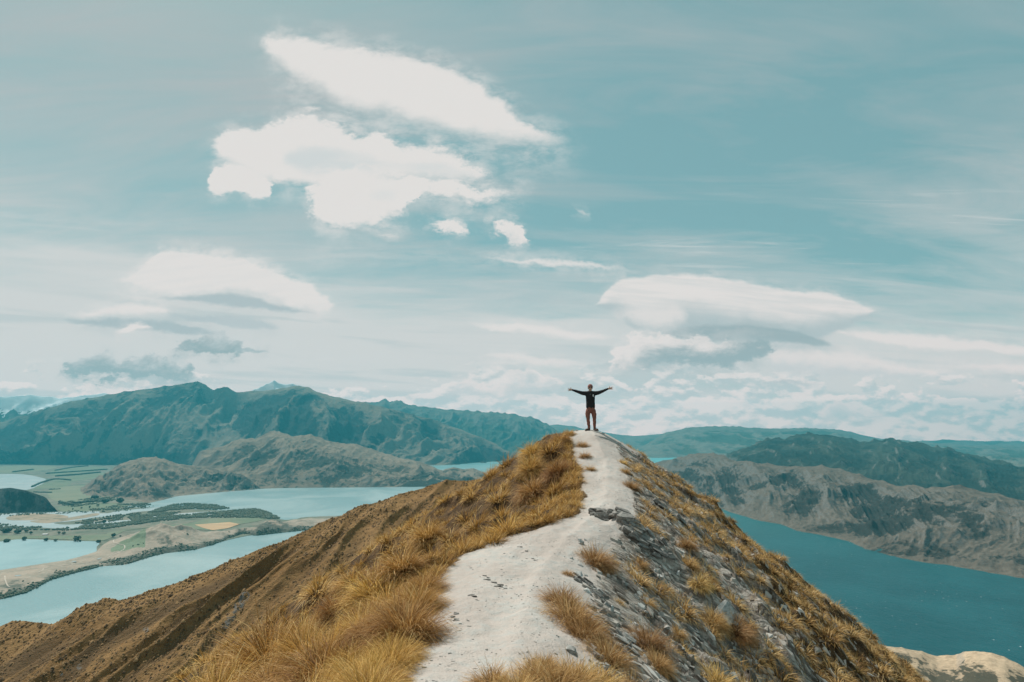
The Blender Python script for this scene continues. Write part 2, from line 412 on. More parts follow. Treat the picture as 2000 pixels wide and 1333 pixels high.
def lut(pts, lo, hi, n=2000, sm=0.0):
    """smoothed 1-D table from control points"""
    p = np.array(pts, float); xs = np.linspace(lo, hi, n)
    ys = np.interp(xs, p[:, 0], p[:, 1])
    if sm > 0:
        k = max(1, int(sm / (hi - lo) * n)); w = np.hanning(2 * k + 1); w /= w.sum()
        ys = np.convolve(np.pad(ys, k, mode='edge'), w, 'valid')
    return lambda x: np.interp(x, xs, ys)

# ------------------------------------------------------------------ materials
def new_mat(name):
    m = bpy.data.materials.new(name); m.use_nodes = True
    T = NT(m.node_tree)
    for n in list(T.n): T.n.remove(n)
    out = T.n.new('ShaderNodeOutputMaterial')
    b = T.n.new('ShaderNodeBsdfPrincipled')
    T.l.new(b.outputs[0], out.inputs[0])
    return m, T, b, out

def bump(T, b, h, dist, strength=1.0):
    n = T.n.new('ShaderNodeBump'); n.inputs['Strength'].default_value = strength
    n.inputs['Distance'].default_value = dist
    T.put(n.inputs['Height'], h); T.l.new(n.outputs[0], b.inputs['Normal'])

def plain(name, color, rough=0.8, var=0.15, scale=20.0, bump_d=0.0, metal=0.0):
    m, T, b, out = new_mat(name)
    tc = T.n.new('ShaderNodeTexCoord').outputs['Object']
    n = T.noise(tc, scale, 4, 0.6)
    c = T.mix(T.ss(n, 0.3, 0.7), tuple(x * (1 - var) for x in color), tuple(min(1, x * (1 + var)) for x in color))
    T.put(b.inputs['Base Color'], c); b.inputs['Roughness'].default_value = rough
    b.inputs['Metallic'].default_value = metal
    if bump_d: bump(T, b, n, bump_d)
    return m

def mountain_mat(name, grass, rock, scrub, scrub_shade_amt=0.5, snow_z=None, scale=1.0, rock_amt=0.5):
    m, T, b, out = new_mat(name)
    geo = T.n.new('ShaderNodeNewGeometry')
    p = geo.outputs['Position']; nz = T.sep(geo.outputs['Normal'])[2]
    pz = T.sep(p)[2]
    n1 = T.noise(p, 0.0008 / scale, 6, 0.55)
    n2 = T.noise(p, 0.008 / scale, 6, 0.65)
    n3 = T.noise(p, 0.05 / scale, 4, 0.6)
    g = T.mix(T.ss(n2, 0.3, 0.7), tuple(c * 0.75 for c in grass), tuple(c * 1.25 for c in grass))
    slope = T.ss(T.add(nz, T.mul(T.sub(n3, 0.5), 0.35)), 0.88, 0.70)
    c = T.mix(T.mul(slope, rock_amt), g, T.mix(T.ss(n3, 0.35, 0.65), tuple(x * 0.6 for x in rock), rock))
    # scrub in patches and gullies, also painting in cloud shade and gully shade
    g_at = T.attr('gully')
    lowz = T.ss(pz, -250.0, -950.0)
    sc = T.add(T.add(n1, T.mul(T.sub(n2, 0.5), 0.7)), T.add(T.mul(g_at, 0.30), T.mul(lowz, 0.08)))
    c = T.mix(T.mul(T.ss(sc, 0.68 - 0.16 * scrub_shade_amt, 0.80 - 0.16 * scrub_shade_amt), 0.9), c, T.mix(T.ss(n3, 0.35, 0.65), tuple(x * 0.6 for x in scrub), scrub))
    if snow_z is not None:
        s = T.add(T.sub(pz, snow_z), T.mul(T.sub(T.noise(p, 0.004 / scale, 6, 0.7), 0.5), 1500.0))
        s = T.mul(T.ss(s, 0.0, 60.0), T.ss(nz, 0.12, 0.32))
        c = T.mix(s, c, (0.80, 0.82, 0.84))
    T.put(b.inputs['Base Color'], c); b.inputs['Roughness'].default_value = 0.95
    b.inputs['Specular IOR Level'].default_value = 0.1
    bump(T, b, T.add(n2, T.mul(n3, 0.4)), 30.0 * scale, 0.7)
    return m

# ------------------------------------------------------------------ landmasses
def landmass(name, mat, rows, n=400, m=120, rowpow=None, amp=1.0, gl=900.0, iso=0.5, crest_jag=0.0,
             back=True, seed=1, label=None, fade_foot=0.05, foot_dip=8.0, edge=None, tilt=0.0, dsc=0.85, kind='structure', category=None, octv=5, ends=0.0):
    """A ridge lofted through ROWS, lines of (px, py, distance) from the crest down to the foot
    (distance None: on the water); gullies and spurs are cut down its face, its back falls away behind."""
    lines = []
    ts = np.linspace(0, 1, n)
    for r in rows:
        r = [list(q) for q in r]
        for q in r:
            if q[2] is None:
                q[2] = float(WATER_Z / uv_of(q[0], q[1])[1]) / dsc
        r = np.array(r, float); r[:, 2] *= dsc
        px = np.interp(ts, np.linspace(0, 1, 50), np.interp(np.linspace(0, 1, 50), (r[:, 0] - r[0, 0]) / (r[-1, 0] - r[0, 0]), r[:, 0]))
        xx = r[:, 0] if r[-1, 0] > r[0, 0] else -r[:, 0]
        pxx = px if r[-1, 0] > r[0, 0] else -px
        lines.append(at(px, np.interp(pxx, xx, r[:, 1]), np.interp(pxx, xx, r[:, 2])))
    L = np.array(lines)                                   # rows, n, 3
    vs = np.linspace(0, 1, len(L))
    if rowpow: vs = np.array(rowpow)
    vv = np.linspace(0, 1, m) ** 1.15
    G = np.empty((n, m, 3))
    for k in range(3):
        for a in range(m):
            j = min(np.searchsorted(vs, vv[a], side='right') - 1, len(vs) - 2)
            f = (vv[a] - vs[j]) / (vs[j + 1] - vs[j])
            G[:, a, k] = L[j, :, k] * (1 - f) + L[j + 1, :, k] * f
    if len(L) > 2:                                        # soften the kinks at the guide rows
        for _ in range(3):
            G[:, 1:-1] = (G[:, :-2] + 2 * G[:, 1:-1] + G[:, 2:]) / 4
    arc = np.concatenate([[0], np.cumsum(np.linalg.norm(np.diff(L[0][:, :2], axis=0), axis=1))])
    U = arc[:, None] + np.zeros((n, m)); Vv = vv[None, :] + np.zeros((n, m))
    X, Y = G[..., 0], G[..., 1]
    run = np.linalg.norm(G[:, -1, :2] - G[:, 0, :2], axis=1).mean()
    W = fbm(X / (gl * 3), Y / (gl * 3), 3, seed=seed) * gl * 1.3 + tilt * Vv * run
    g = ridged((U + W) / gl, Vv * run / gl * 0.28, octv + 1, 0.60, seed=seed + 3)
    g2 = ridged(X / (gl * .7), Y / (gl * .7), octv, 0.55, seed=seed + 8)
    env = smooth01(Vv / 0.18) * smooth01((1 - Vv) / fade_foot) * (0.35 + 0.65 * np.sin(np.pi * np.clip(Vv, 0, 1) ** 0.8))
    rel = L[0][:, 2].mean() - L[-1][:, 2].mean()
    A = amp * 0.22 * abs(rel)
    dz = A * env * ((g - 0.42) + iso * (g2 - 0.4))
    dz += crest_jag * 0.8 * (ridged(U / (gl * .42), Vv * run / (gl * .42), 3, 0.45, seed + 20) - 0.5) * np.exp(-Vv * 7)
    G[..., 2] += dz
    if foot_dip:
        wob = fbm(X / (gl * .15), Y / (gl * .15), 3, seed=seed + 30)
        G[..., 2] += np.exp(-(1 - Vv) * 40) * (wob * foot_dip * 1.5 - foot_dip)
        G[:, -1, 2] = np.minimum(G[:, -1, 2], WATER_Z - 9)
    if ends:
        w_ = smooth01(ts / ends) * smooth01((1 - ts) / ends)
        w_ = np.clip(w_ + 0.25 * fbm(ts * 22, ts * 0, 3, seed=seed + 40) * (1 - w_), 0, 1)[:, None]
        G[..., 2] = (WATER_Z - 9) + (G[..., 2] - (WATER_Z - 9)) * w_
    gully = np.clip(1.1 - g * 1.9, 0, 1) * env
    at_ = gully
    if back:
        nb = 10
        d = L[0][:, :2] / np.linalg.norm(L[0][:, :2], axis=1)[:, None]
        B = np.empty((n, nb, 3))
        h = L[0][:, 2] - (WATER_Z - 12)
        for a in range(nb):
            f = ((a + 1) / nb) ** 1.3
            B[:, nb - 1 - a, :2] = G[:, 0, :2] + d * (h * 1.7 * f)[:, None]
            B[:, nb - 1 - a, 2] = G[:, 0, 2] - (G[:, 0, 2] - (WATER_Z - 9)) * f
        G = np.concatenate([B, G], 1); at_ = np.concatenate([np.zeros((n, nb)), gully], 1)
    # ends fall to the water too
    me = mesh_from(name, G.reshape(-1, 3), grid_faces(G.shape[0], G.shape[1]), mat, True, {'gully': at_})
    o = obj(name, me, label=label, kind=kind, category=category)
    return o, G

# ------------------------------------------------------------------ lake, haze
def build_water():
    m, T, b, out = new_mat("lake_water")
    geo = T.n.new('ShaderNodeNewGeometry'); p = geo.outputs['Position']
    px_, py_, pz_ = T.sep(p)
    # silt brought by the river makes the western arm milky; the eastern arm is clear and deep
    n0 = T.noise(p, 0.0006, 4, 0.55, 0.5)
    east = T.ss(T.add(px_, T.mul(T.sub(n0, 0.5), 1400.0)), -900.0, 900.0)
    silt = T.mix(T.ss(T.noise(p, 0.0011, 5, 0.6, 0.8), 0.35, 0.68), (0.19, 0.30, 0.31), (0.31, 0.40, 0.40))
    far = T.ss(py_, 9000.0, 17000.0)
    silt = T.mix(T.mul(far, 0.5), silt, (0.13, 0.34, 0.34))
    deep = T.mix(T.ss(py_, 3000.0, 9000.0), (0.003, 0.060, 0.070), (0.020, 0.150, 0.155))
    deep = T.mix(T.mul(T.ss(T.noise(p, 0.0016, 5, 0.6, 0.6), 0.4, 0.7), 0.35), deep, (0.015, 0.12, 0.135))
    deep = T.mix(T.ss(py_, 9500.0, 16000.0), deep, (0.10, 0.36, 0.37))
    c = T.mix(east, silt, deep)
    # wind-blown whitecaps
    w = T.voro(T.comb(T.mul(px_, 0.024), T.mul(py_, 0.020), 0.0), 1.0)
    gate = T.ss(T.noise(p, 0.0018, 3, 0.6), 0.36, 0.58)
    cap = T.mul(T.mul(T.ss(w, 0.092, 0.035), gate), T.ss(py_, 9000.0, 5000.0))
    c = T.mix(T.mul(cap, T.mul(east, 0.8)), c, (0.75, 0.8, 0.8))
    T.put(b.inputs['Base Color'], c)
    b.inputs['Roughness'].default_value = 0.34
    b.inputs['IOR'].default_value = 1.33
    b.inputs['Specular IOR Level'].default_value = 0.28
    wv = T.noise(T.comb(T.mul(px_, 0.02), T.mul(py_, 0.012), 0.0), 1.0, 5, 0.65, 0.4)
    wv2 = T.noise(T.comb(T.mul(px_, 0.10), T.mul(py_, 0.06), 3.0), 1.0, 3, 0.6, 0.2)
    bump(T, b, T.add(wv, T.mul(wv2, 0.3)), 9.0, 0.5)
    s = 35000.0
    V = [(-s, -8000, WATER_Z), (s, -8000, WATER_Z), (s, s, WATER_Z), (-s, s, WATER_Z)]
    obj("lake", mesh_from("lake", V, [[0, 1, 2, 3]], m, False), kind='structure', label="pale turquoise mountain lake far below the ridge, paler in the west arm")

def build_haze(density=3.1e-5):
    m = bpy.data.materials.new("haze"); m.use_nodes = True
    T = NT(m.node_tree)
    for n in list(T.n): T.n.remove(n)
    out = T.n.new('ShaderNodeOutputMaterial')
    v = T.n.new('ShaderNodeVolumePrincipled')
    v.inputs['Color'].default_value = (0.08, 0.60, 0.74, 1)
    v.inputs['Density'].default_value = density
    v.inputs['Anisotropy'].default_value = 0.1
    T.l.new(v.outputs[0], out.inputs['Volume'])
    x, y0, y1, z0, z1 = 42000.0, -9000.0, 36000.0, WATER_Z - 30.0, 1820.0
    V = [(-x, y0, z0), (x, y0, z0), (x, y1, z0), (-x, y1, z0), (-x, y0, z1), (x, y0, z1), (x, y1, z1), (-x, y1, z1)]
    F = [[0, 3, 2, 1], [4, 5, 6, 7], [0, 1, 5, 4], [1, 2, 6, 5], [2, 3, 7, 6], [3, 0, 4, 7]]
    obj("haze", mesh_from("haze", V, F, m, False), kind='stuff', label="thin blue haze over the lakes and mountains")

build_water()
build_haze()

# ------------------------------------------------------------------ mountains, far to near
M_far = mountain_mat("far_range", (0.16, 0.15, 0.12), (0.22, 0.21, 0.19), (0.07, 0.09, 0.06), 0.4, None, 2.5)
M_snow = mountain_mat("snow_range", (0.13, 0.125, 0.10), (0.20, 0.19, 0.18), (0.06, 0.08, 0.05), 0.4, 640.0, 1.2)
M_main = mountain_mat("tussock_mountain", (0.195, 0.155, 0.115), (0.21, 0.19, 0.17), (0.016, 0.024, 0.024), 0.90, None, 1.8, 0.4)  # dark scrub tone also stands in for broad cloud shadows
M_foot = mountain_mat("foothill", (0.225, 0.175, 0.130), (0.23, 0.205, 0.18), (0.034, 0.046, 0.036), 0.25, None, 0.7, 0.6)
M_dark = mountain_mat("cloud_shaded_bush_mountain", (0.045, 0.055, 0.042), (0.17, 0.16, 0.145), (0.022, 0.034, 0.028), 0.9, None, 1.0, 0.8)  # mountain's cloud shade put into the dark tones; the bush hill shares them
M_right = mountain_mat("dry_mountain", (0.125, 0.103, 0.080), (0.18, 0.165, 0.145), (0.030, 0.032, 0.027), 0.12, None, 0.45, 0.95)

M_shore = mountain_mat("shore_hill", (0.42, 0.32, 0.215), (0.36, 0.33, 0.29), (0.045, 0.05, 0.036), 0.55, None, 0.12, 0.5)

def build_mountains():
    # farthest skyline, both sides
    landmass("far_mountain_range", M_far,
        [[(-500, 836, 30000), (-200, 820, 30000), (200, 830, 30000), (700, 838, 30000), (1000, 836, 30000), (1090, 828, 30000), (1160, 840, 30000), (1230, 852, 30000), (1300, 846, 30000), (1400, 842, 30000),
          (1560, 836, 30000), (1640, 840, 30000), (1720, 856, 30000), (1780, 862, 30000), (1850, 859, 30000), (1960, 862, 30000), (2050, 861, 30000), (2300, 850, 30000), (2700, 840, 30000)],
         [(-500, 878, 25500), (2700, 878, 25500)]], 500, 40, amp=0.7, gl=2600, crest_jag=90, seed=4, dsc=1.0,
        label="faint blue mountain range along the horizon")
    landmass("snowy_mountain_range", M_snow,
        [[(-400, 770, 20000), (-100, 778, 20000), (0, 775, 20000), (60, 772, 20000), (120, 778, 20000), (200, 768, 20000), (290, 776, 20000), (400, 800, 20000)],
         [(-400, 890, 18000), (400, 890, 18000)]], 260, 70, amp=1.0, gl=1500, crest_jag=60, seed=12, dsc=1.0,
        label="pale blue range with snowfields, leftmost on the skyline")
    landmass("snow_topped_mountain", M_snow,
        [[(440, 800, 18500), (480, 768, 18500), (505, 758, 18500), (535, 743, 18500), (552, 751, 18500), (570, 749, 18500), (600, 757, 18500), (640, 775, 18500), (700, 800, 18500)],
         [(440, 880, 17200), (700, 880, 17200)]], 160, 60, amp=0.6, gl=700, crest_jag=45, seed=15, dsc=1.0,
        label="peak with bright snow patches behind the long dark mountain")
    landmass("distant_mountain", M_far,
        [[(560, 820, 24000), (700, 785, 24000), (740, 786, 24000), (752, 779, 24000), (762, 786, 24000), (775, 781, 24000), (800, 790, 24000), (850, 798, 24000), (900, 801, 24000), (950, 804, 24000), (1000, 809, 24000), (1040, 815, 24000), (1075, 832, 24000), (1110, 856, 24000), (1150, 876, 23000)],
         [(560, 892, None), (1020, 893, None), (1150, 893, None)]], 360, 90, amp=1.2, gl=1300, crest_jag=110, seed=23, dsc=1.0, tilt=0.3,
        label="hazy mountain ending in a long shoulder left of the standing man")
    # right hand distance
    landmass("distant_mountain", M_far,
        [[(1230, 884, 25000), (1262, 868, 25000), (1300, 845, 25000), (1340, 836, 25000), (1390, 833, 25000), (1440, 833, 25000), (1500, 838, 25000), (1580, 836, 25000), (1640, 840, 25000), (1700, 856, 25000), (1900, 870, 25000), (2200, 870, 25000)],
         [(1230, 896, None), (1330, 894, None), (1500, 906, None), (1700, 926, None), (2200, 945, None)]], 300, 80, amp=1.3, gl=1400, crest_jag=70, seed=31, dsc=1.0, tilt=-0.3,
        label="long grey-blue flat-topped mountain right of the standing man")
    landmass("main_mountain", M_main,
        [[(-500, 900, 17400), (-250, 858, 17400), (-100, 838, 17400), (0, 825, 17400), (50, 810, 17400), (100, 795, 17000), (150, 782, 17100), (220, 769, 17300), (300, 757, 17600), (345, 752, 17600), (368, 748, 17600), (385, 745, 17600), (402, 753, 17600), (418, 762, 17600), (438, 755, 17600), (462, 765, 17600), (500, 764, 17600), (545, 760, 17600), (575, 753, 17600), (600, 756, 17600), (630, 770, 17600), (680, 780, 17400), (720, 789, 17000), (780, 803, 17500), (840, 818, 18000), (900, 838, 18500), (960, 862, 18500), (1010, 893, 18000)],
         [(-500, 900, 15600), (-100, 880, 15600), (0, 872, 15600), (100, 856, 15600), (200, 836, 15700), (300, 818, 15700), (385, 795, 17000), (450, 812, 17400), (520, 805, 15600), (600, 795, 15700), (660, 818, 15600), (740, 836, 15700), (820, 852, 17100), (900, 873, 17300), (1010, 897, 17600)],
         [(-500, 908, None), (0, 906, None), (250, 909, None), (480, 914, None), (700, 914, None), (870, 909, None), (1010, 904, None)]],
        620, 200, rowpow=[0, 0.4, 1.0], amp=1.9, gl=1500, iso=0.35, crest_jag=70, seed=42, dsc=1.0, tilt=0.25,
        label="long dark blue-green mountain with a rounded summit above the river plain")
    landmass("cloud_shaded_bush_mountain", M_dark,
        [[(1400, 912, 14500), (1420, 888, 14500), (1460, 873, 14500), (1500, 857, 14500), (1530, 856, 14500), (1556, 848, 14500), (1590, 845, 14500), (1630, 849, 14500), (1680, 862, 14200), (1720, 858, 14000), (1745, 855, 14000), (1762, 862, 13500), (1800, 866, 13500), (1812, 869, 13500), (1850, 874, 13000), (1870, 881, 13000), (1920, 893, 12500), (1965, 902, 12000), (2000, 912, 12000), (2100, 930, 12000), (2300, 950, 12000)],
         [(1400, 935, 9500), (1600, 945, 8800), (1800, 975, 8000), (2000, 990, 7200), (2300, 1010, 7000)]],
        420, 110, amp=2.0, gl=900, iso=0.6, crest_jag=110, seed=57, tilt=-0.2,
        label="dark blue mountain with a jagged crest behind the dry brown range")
    landmass("dry_mountain", M_right,
        [[(1262, 912, 11800), (1285, 903, 11600), (1320, 895, 11300), (1350, 887, 10900), (1385, 884, 10500), (1415, 890, 10100), (1440, 903, 9700), (1465, 901, 9400), (1500, 906, 9000), (1545, 910, 8700), (1600, 909, 8300), (1640, 916, 8000), (1690, 930, 7600), (1745, 946, 7200), (1790, 948, 6900), (1820, 954, 6600), (1862, 948, 6400), (1900, 953, 6300), (1935, 962, 6200), (1965, 972, 6100), (2010, 980, 6000), (2100, 990, 5800), (2300, 1000, 5600)],
         [(1262, 932, 11000), (1385, 925, 9300), (1440, 938, 8600), (1560, 955, 7400), (1650, 965, 6900), (1720, 1000, 6100), (1790, 1000, 5700), (1870, 1005, 5500), (1950, 1010, 5300), (2050, 1020, 5100), (2300, 1060, 4700)],
         [(1262, 958, None), (1340, 975, None), (1430, 1003, None), (1480, 1018, None), (1525, 1025, None), (1555, 1038, None), (1600, 1046, None), (1660, 1060, None), (1690, 1074, None), (1740, 1088, None), (1810, 1101, None), (1870, 1110, None), (1940, 1122, None), (2010, 1134, None), (2150, 1160, None), (2300, 1190, None)]],
        620, 200, rowpow=[0, 0.5, 1.0], amp=1.9, gl=880, iso=0.85, crest_jag=45, seed=66, tilt=-0.25, fade_foot=0.07,
        label="dry brown-grey mountain range rising straight from the right-hand lake")
    # foothills on the left
    landmass("foothill", M_foot,
        [[(352, 905, 12400), (392, 880, 12400), (435, 872, 12400), (470, 855, 12700), (500, 857, 12700), (535, 841, 12900), (570, 852, 12700), (605, 849, 12700), (650, 864, 12700), (700, 868, 12700), (745, 884, 12800), (820, 903, 12900), (868, 921, 12900), (905, 926, 12800), (960, 930, 12700)],
         [(352, 935, 11500), (480, 905, 11500), (575, 895, 11500), (700, 918, 11300), (800, 935, 11000), (960, 938, 11200)],
         [(352, 968, None), (420, 962, None), (470, 957, None), (544, 954, None), (640, 953, None), (760, 952, None), (830, 951, None), (905, 948, None), (960, 944, None)]],
        380, 120, rowpow=[0, 0.5, 1.0], amp=1.7, gl=800, iso=0.4, crest_jag=50, seed=71, ends=0.07, tilt=0.35, fade_foot=0.1,
        label="pale brown foothill sloping down to the far shore of the middle lake")
    landmass("foothill", M_foot,
        [[(150, 940, 10600), (200, 928, 10600), (235, 905, 10700), (270, 895, 10800), (305, 893, 10800), (350, 905, 10800), (400, 912, 10800), (450, 922, 10700), (520, 940, 10500)],
         [(150, 968, None), (240, 975, None), (290, 984, None), (320, 977, None), (345, 970, None), (430, 962, None), (520, 955, None)]],
        260, 90, amp=2.0, gl=420, iso=0.8, crest_jag=35, seed=77, ends=0.12, fade_foot=0.12,
        label="knobbly low foothill with dark scrub between the river plain and the lake")
    landmass("headland", M_foot,
        [[(845, 921, 12800), (868, 917, 12800), (886, 913, 12800), (905, 917, 12800), (925, 915, 12800), (945, 923, 12700), (970, 934, 12300)],
         [(845, 945, None), (900, 945, None), (970, 940, None)]],
        90, 40, amp=1.2, gl=260, seed=81, ends=0.2, back=True, label="low rocky headland in the lake above the brown spur")
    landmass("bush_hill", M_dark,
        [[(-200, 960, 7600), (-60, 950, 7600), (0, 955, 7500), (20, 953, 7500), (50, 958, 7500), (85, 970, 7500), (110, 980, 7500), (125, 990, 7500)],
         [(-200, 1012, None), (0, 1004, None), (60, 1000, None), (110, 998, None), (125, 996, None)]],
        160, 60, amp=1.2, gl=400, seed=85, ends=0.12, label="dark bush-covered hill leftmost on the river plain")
    # low land at the near lake shore, bottom right
    landmass("lakeshore_hill", M_shore,
        [[(1640, 1255, 1500), (1740, 1262, 1500), (1790, 1270, 1500), (1830, 1281, 1500), (1866, 1280, 1480), (1885, 1273, 1450), (1905, 1271, 1430), (1935, 1276, 1400), (1962, 1283, 1380), (2000, 1303, 1350), (2060, 1330, 1320), (2200, 1390, 1300)],
         [(1640, 1400, 1120), (2200, 1500, 1080)]],
        220, 90, amp=0.9, gl=120, iso=0.9, crest_jag=4, seed=93, dsc=1.0, foot_dip=0, label="pale dry hill with dark scrub at the near lake shore, bottom right")
build_mountains()

# ------------------------------------------------------------------ river plain
def cat(pts, closed=True, per=6, wob=0.0, seed=0):
    """smooth outline through picture points"""
    p = np.array(pts, float); n = len(p); out = []
    rng_ = range(n) if closed else range(n - 1)
    for i in rng_:
        if closed: a, b, c, d = p[(i - 1) % n], p[i], p[(i + 1) % n], p[(i + 2) % n]
        else: a, b, c, d = p[max(i - 1, 0)], p[i], p[i + 1], p[min(i + 2, n - 1)]
        for k in range(per):
            t = k / per
            out.append(0.5 * ((2 * b) + (-a + c) * t + (2 * a - 5 * b + 4 * c - d) * t * t + (-a + 3 * b - 3 * c + d) * t ** 3))
    if not closed: out.append(p[-1])
    out = np.array(out)
    if wob:
        k = np.arange(len(out))
        out[:, 1] += wob * 0.5 * perlin(k * 0.37, k * 0 + seed, seed); out[:, 0] += wob * 2 * perlin(k * 0.43, k * 0 + seed + 5.0, seed)
    return out

def sheet(name, pts, level, mat, label=None, wob=0.8, smooth=True, thick=0.8, seed=1):
    q = cat(pts, True, 6, wob, seed) if smooth else np.array(pts, float)
    P = on_water(q[:, 0], q[:, 1], WATER_Z + level)
    P[:, 2] = WATER_Z + level
    bm = bmesh.new()
    top = [bm.verts.new(p) for p in P]
    bot = [bm.verts.new((p[0], p[1], p[2] - thick)) for p in P]
    bm.faces.new(top)
    n = len(P)
    for i in range(n):
        try: bm.faces.new((top[i], bot[i], bot[(i + 1) % n], top[(i + 1) % n]))
        except ValueError: pass
    bmesh.ops.triangulate(bm, faces=bm.faces[:])
    bmesh.ops.recalc_face_normals(bm, faces=bm.faces[:])
    me = bpy.data.meshes.new(name); bm.to_mesh(me); bm.free(); me.materials.append(mat)
    return obj(name, me, kind='structure', label=label)

def flat_mat(name, a, b_, scale=0.004, c_=None, cs=0.02, streak=(1, 1), camt=0.5):
    m, T, b, out = new_mat(name)
    geo = T.n.new('ShaderNodeNewGeometry'); x, y, z = T.sep(geo.outputs['Position'])
    p = T.comb(T.mul(x, streak[0]), T.mul(y, streak[1]), 0.0)
    c = T.mix(T.ss(T.noise(p, scale, 5, 0.65), 0.38, 0.62), a, b_)
    if c_:
        c = T.mix(T.mul(T.ss(T.noise(p, cs, 5, 0.65, 0.5), 0.52, 0.60), camt), c, c_)
    T.put(b.inputs['Base Color'], c); b.inputs['Roughness'].default_value = 0.95
    b.inputs['Specular IOR Level'].default_value = 0.1
    return m
M_plain = flat_mat("dry_plain", (0.215, 0.195, 0.150), (0.14, 0.155, 0.115), 0.003, (0.06, 0.08, 0.055), 0.009)
M_gravel = flat_mat("river_gravel", (0.46, 0.46, 0.44), (0.36, 0.36, 0.34), 0.004, (0.24, 0.23, 0.19), 0.006, (0.5, 1))
M_river = flat_mat("river_water", (0.37, 0.41, 0.41), (0.31, 0.37, 0.375), 0.003)
M_field = flat_mat("green_field", (0.145, 0.175, 0.115), (0.185, 0.200, 0.135), 0.003)
M_field2 = flat_mat("pale_field", (0.22, 0.22, 0.15), (0.185, 0.20, 0.135), 0.003)
M_stubble = flat_mat("stubble_field", (0.48, 0.33, 0.19), (0.42, 0.28, 0.165), 0.004, (0.50, 0.38, 0.24), 0.01, (0.3, 1.2))
M_lagoon = flat_mat("lagoon_water", (0.245, 0.355, 0.37), (0.30, 0.41, 0.42), 0.0012)
M_dirt = flat_mat("pale_track", (0.50, 0.43, 0.36), (0.44, 0.38, 0.31), 0.02)
M_sand = flat_mat("dry_bank", (0.36, 0.28, 0.20), (0.28, 0.23, 0.165), 0.006, (0.15, 0.14, 0.10), 0.012)

def build_plain():
    sheet("river_plain", [(-300, 905), (0, 903), (250, 908), (350, 915), (420, 940), (330, 968), (300, 977), (285, 985), (240, 991), (330, 992), (400, 996), (450, 998), (470, 998), (500, 994), (520, 1000), (545, 1014), (570, 1015), (600, 1010), (660, 1008), (720, 1004),
        (720, 1030), (600, 1034), (500, 1044), (440, 1056), (380, 1072), (320, 1080), (260, 1092), (205, 1103), (190, 1103), (110, 1118), (0, 1148), (-300, 1200)], 2.0, M_plain,
        "flat dry river plain between the two lakes", 1.2)
    f = sheet
    f("riverbed", [(-40, 925), (0, 926), (45, 927), (75, 932), (90, 938), (75, 950), (45, 958), (0, 957), (-40, 957)], 3.2, M_river, "pale riverbed at the left edge before the mountain foot", 1.0)
    f("field", [(100, 955), (170, 948), (215, 950), (235, 966), (190, 982), (140, 985), (100, 975)], 3.2, M_field2, "pale green field beside the dark bush hill", 0.5)
    f("field", [(0, 912), (80, 910), (110, 914), (60, 922), (0, 924)], 3.4, M_field2, "pale field at the foot of the long mountain, leftmost", 0.4)
    f("field", [(100, 921), (140, 914), (190, 912), (205, 917), (150, 925), (105, 929)], 3.4, M_field, "green field between dark shelterbelts under the mountain", 0.3)
    f("field", [(108, 935), (200, 924), (210, 930), (150, 940), (110, 941)], 3.4, M_field, "narrow green strip field below the shelterbelts", 0.3)
    f("field", [(65, 955), (85, 945), (110, 941), (140, 943), (120, 952), (80, 955)], 3.4, M_field, "green field right of the pale riverbed", 0.3)
    f("field", [(120, 990), (190, 983), (250, 985), (235, 992), (190, 998), (130, 1000), (115, 996)], 3.6, M_field, "green strip field beyond the braided river", 0.5)
    f("riverbed", [(-40, 1004), (0, 1004), (60, 1001), (130, 1000), (190, 999), (195, 1003), (215, 1002), (235, 998), (300, 992), (345, 990), (330, 995), (270, 1000), (235, 1006), (190, 1011), (150, 1017), (105, 1022), (140, 1025), (200, 1018), (250, 1016), (300, 1008), (345, 1004), (400, 1000), (440, 999),
        (400, 1007), (340, 1010), (300, 1018), (240, 1024), (200, 1030), (130, 1033), (60, 1030), (0, 1030), (-40, 1030)], 3.2, M_river, "braided pale river channels winding over the plain", 0.8)
    f("gravel_bar", [(15, 1010), (60, 1003), (120, 1006), (130, 1012), (70, 1016), (20, 1016)], 4.2, M_sand, "tan gravel bar between the river channels", 0.5)
    f("gravel_bar", [(60, 1018), (130, 1012), (185, 1003), (190, 1007), (140, 1016), (90, 1022)], 4.2, M_sand, "narrow grey-brown gravel bar in the braided river", 0.5)
    f("field", [(-40, 1046), (0, 1046), (100, 1047), (200, 1044), (215, 1040), (290, 1030), (370, 1022), (405, 1014), (450, 1012), (520, 1012), (500, 1019), (470, 1024), (420, 1036), (330, 1030), (250, 1036), (200, 1056), (130, 1054), (60, 1052), (0, 1057), (-40, 1057)], 4.4, M_field, "long green field between the river and the lagoon", 0.5)
    f("field", [(380, 1025), (448, 1020), (468, 1024), (445, 1032), (415, 1036), (395, 1031)], 5.6, M_stubble, "orange stubble field behind the peninsula hill", 0.0, False)
    f("lagoon", [(-80, 1060), (0, 1058), (20, 1055), (55, 1053.5), (110, 1056), (150, 1057), (190, 1058), (194, 1062), (189, 1069), (187, 1078), (165, 1085), (134, 1094), (110, 1099), (70, 1107), (30, 1113), (0, 1117), (-80, 1130)], 4.0, M_lagoon, "pale blue lagoon behind the narrow spit", 0.3)
build_plain()

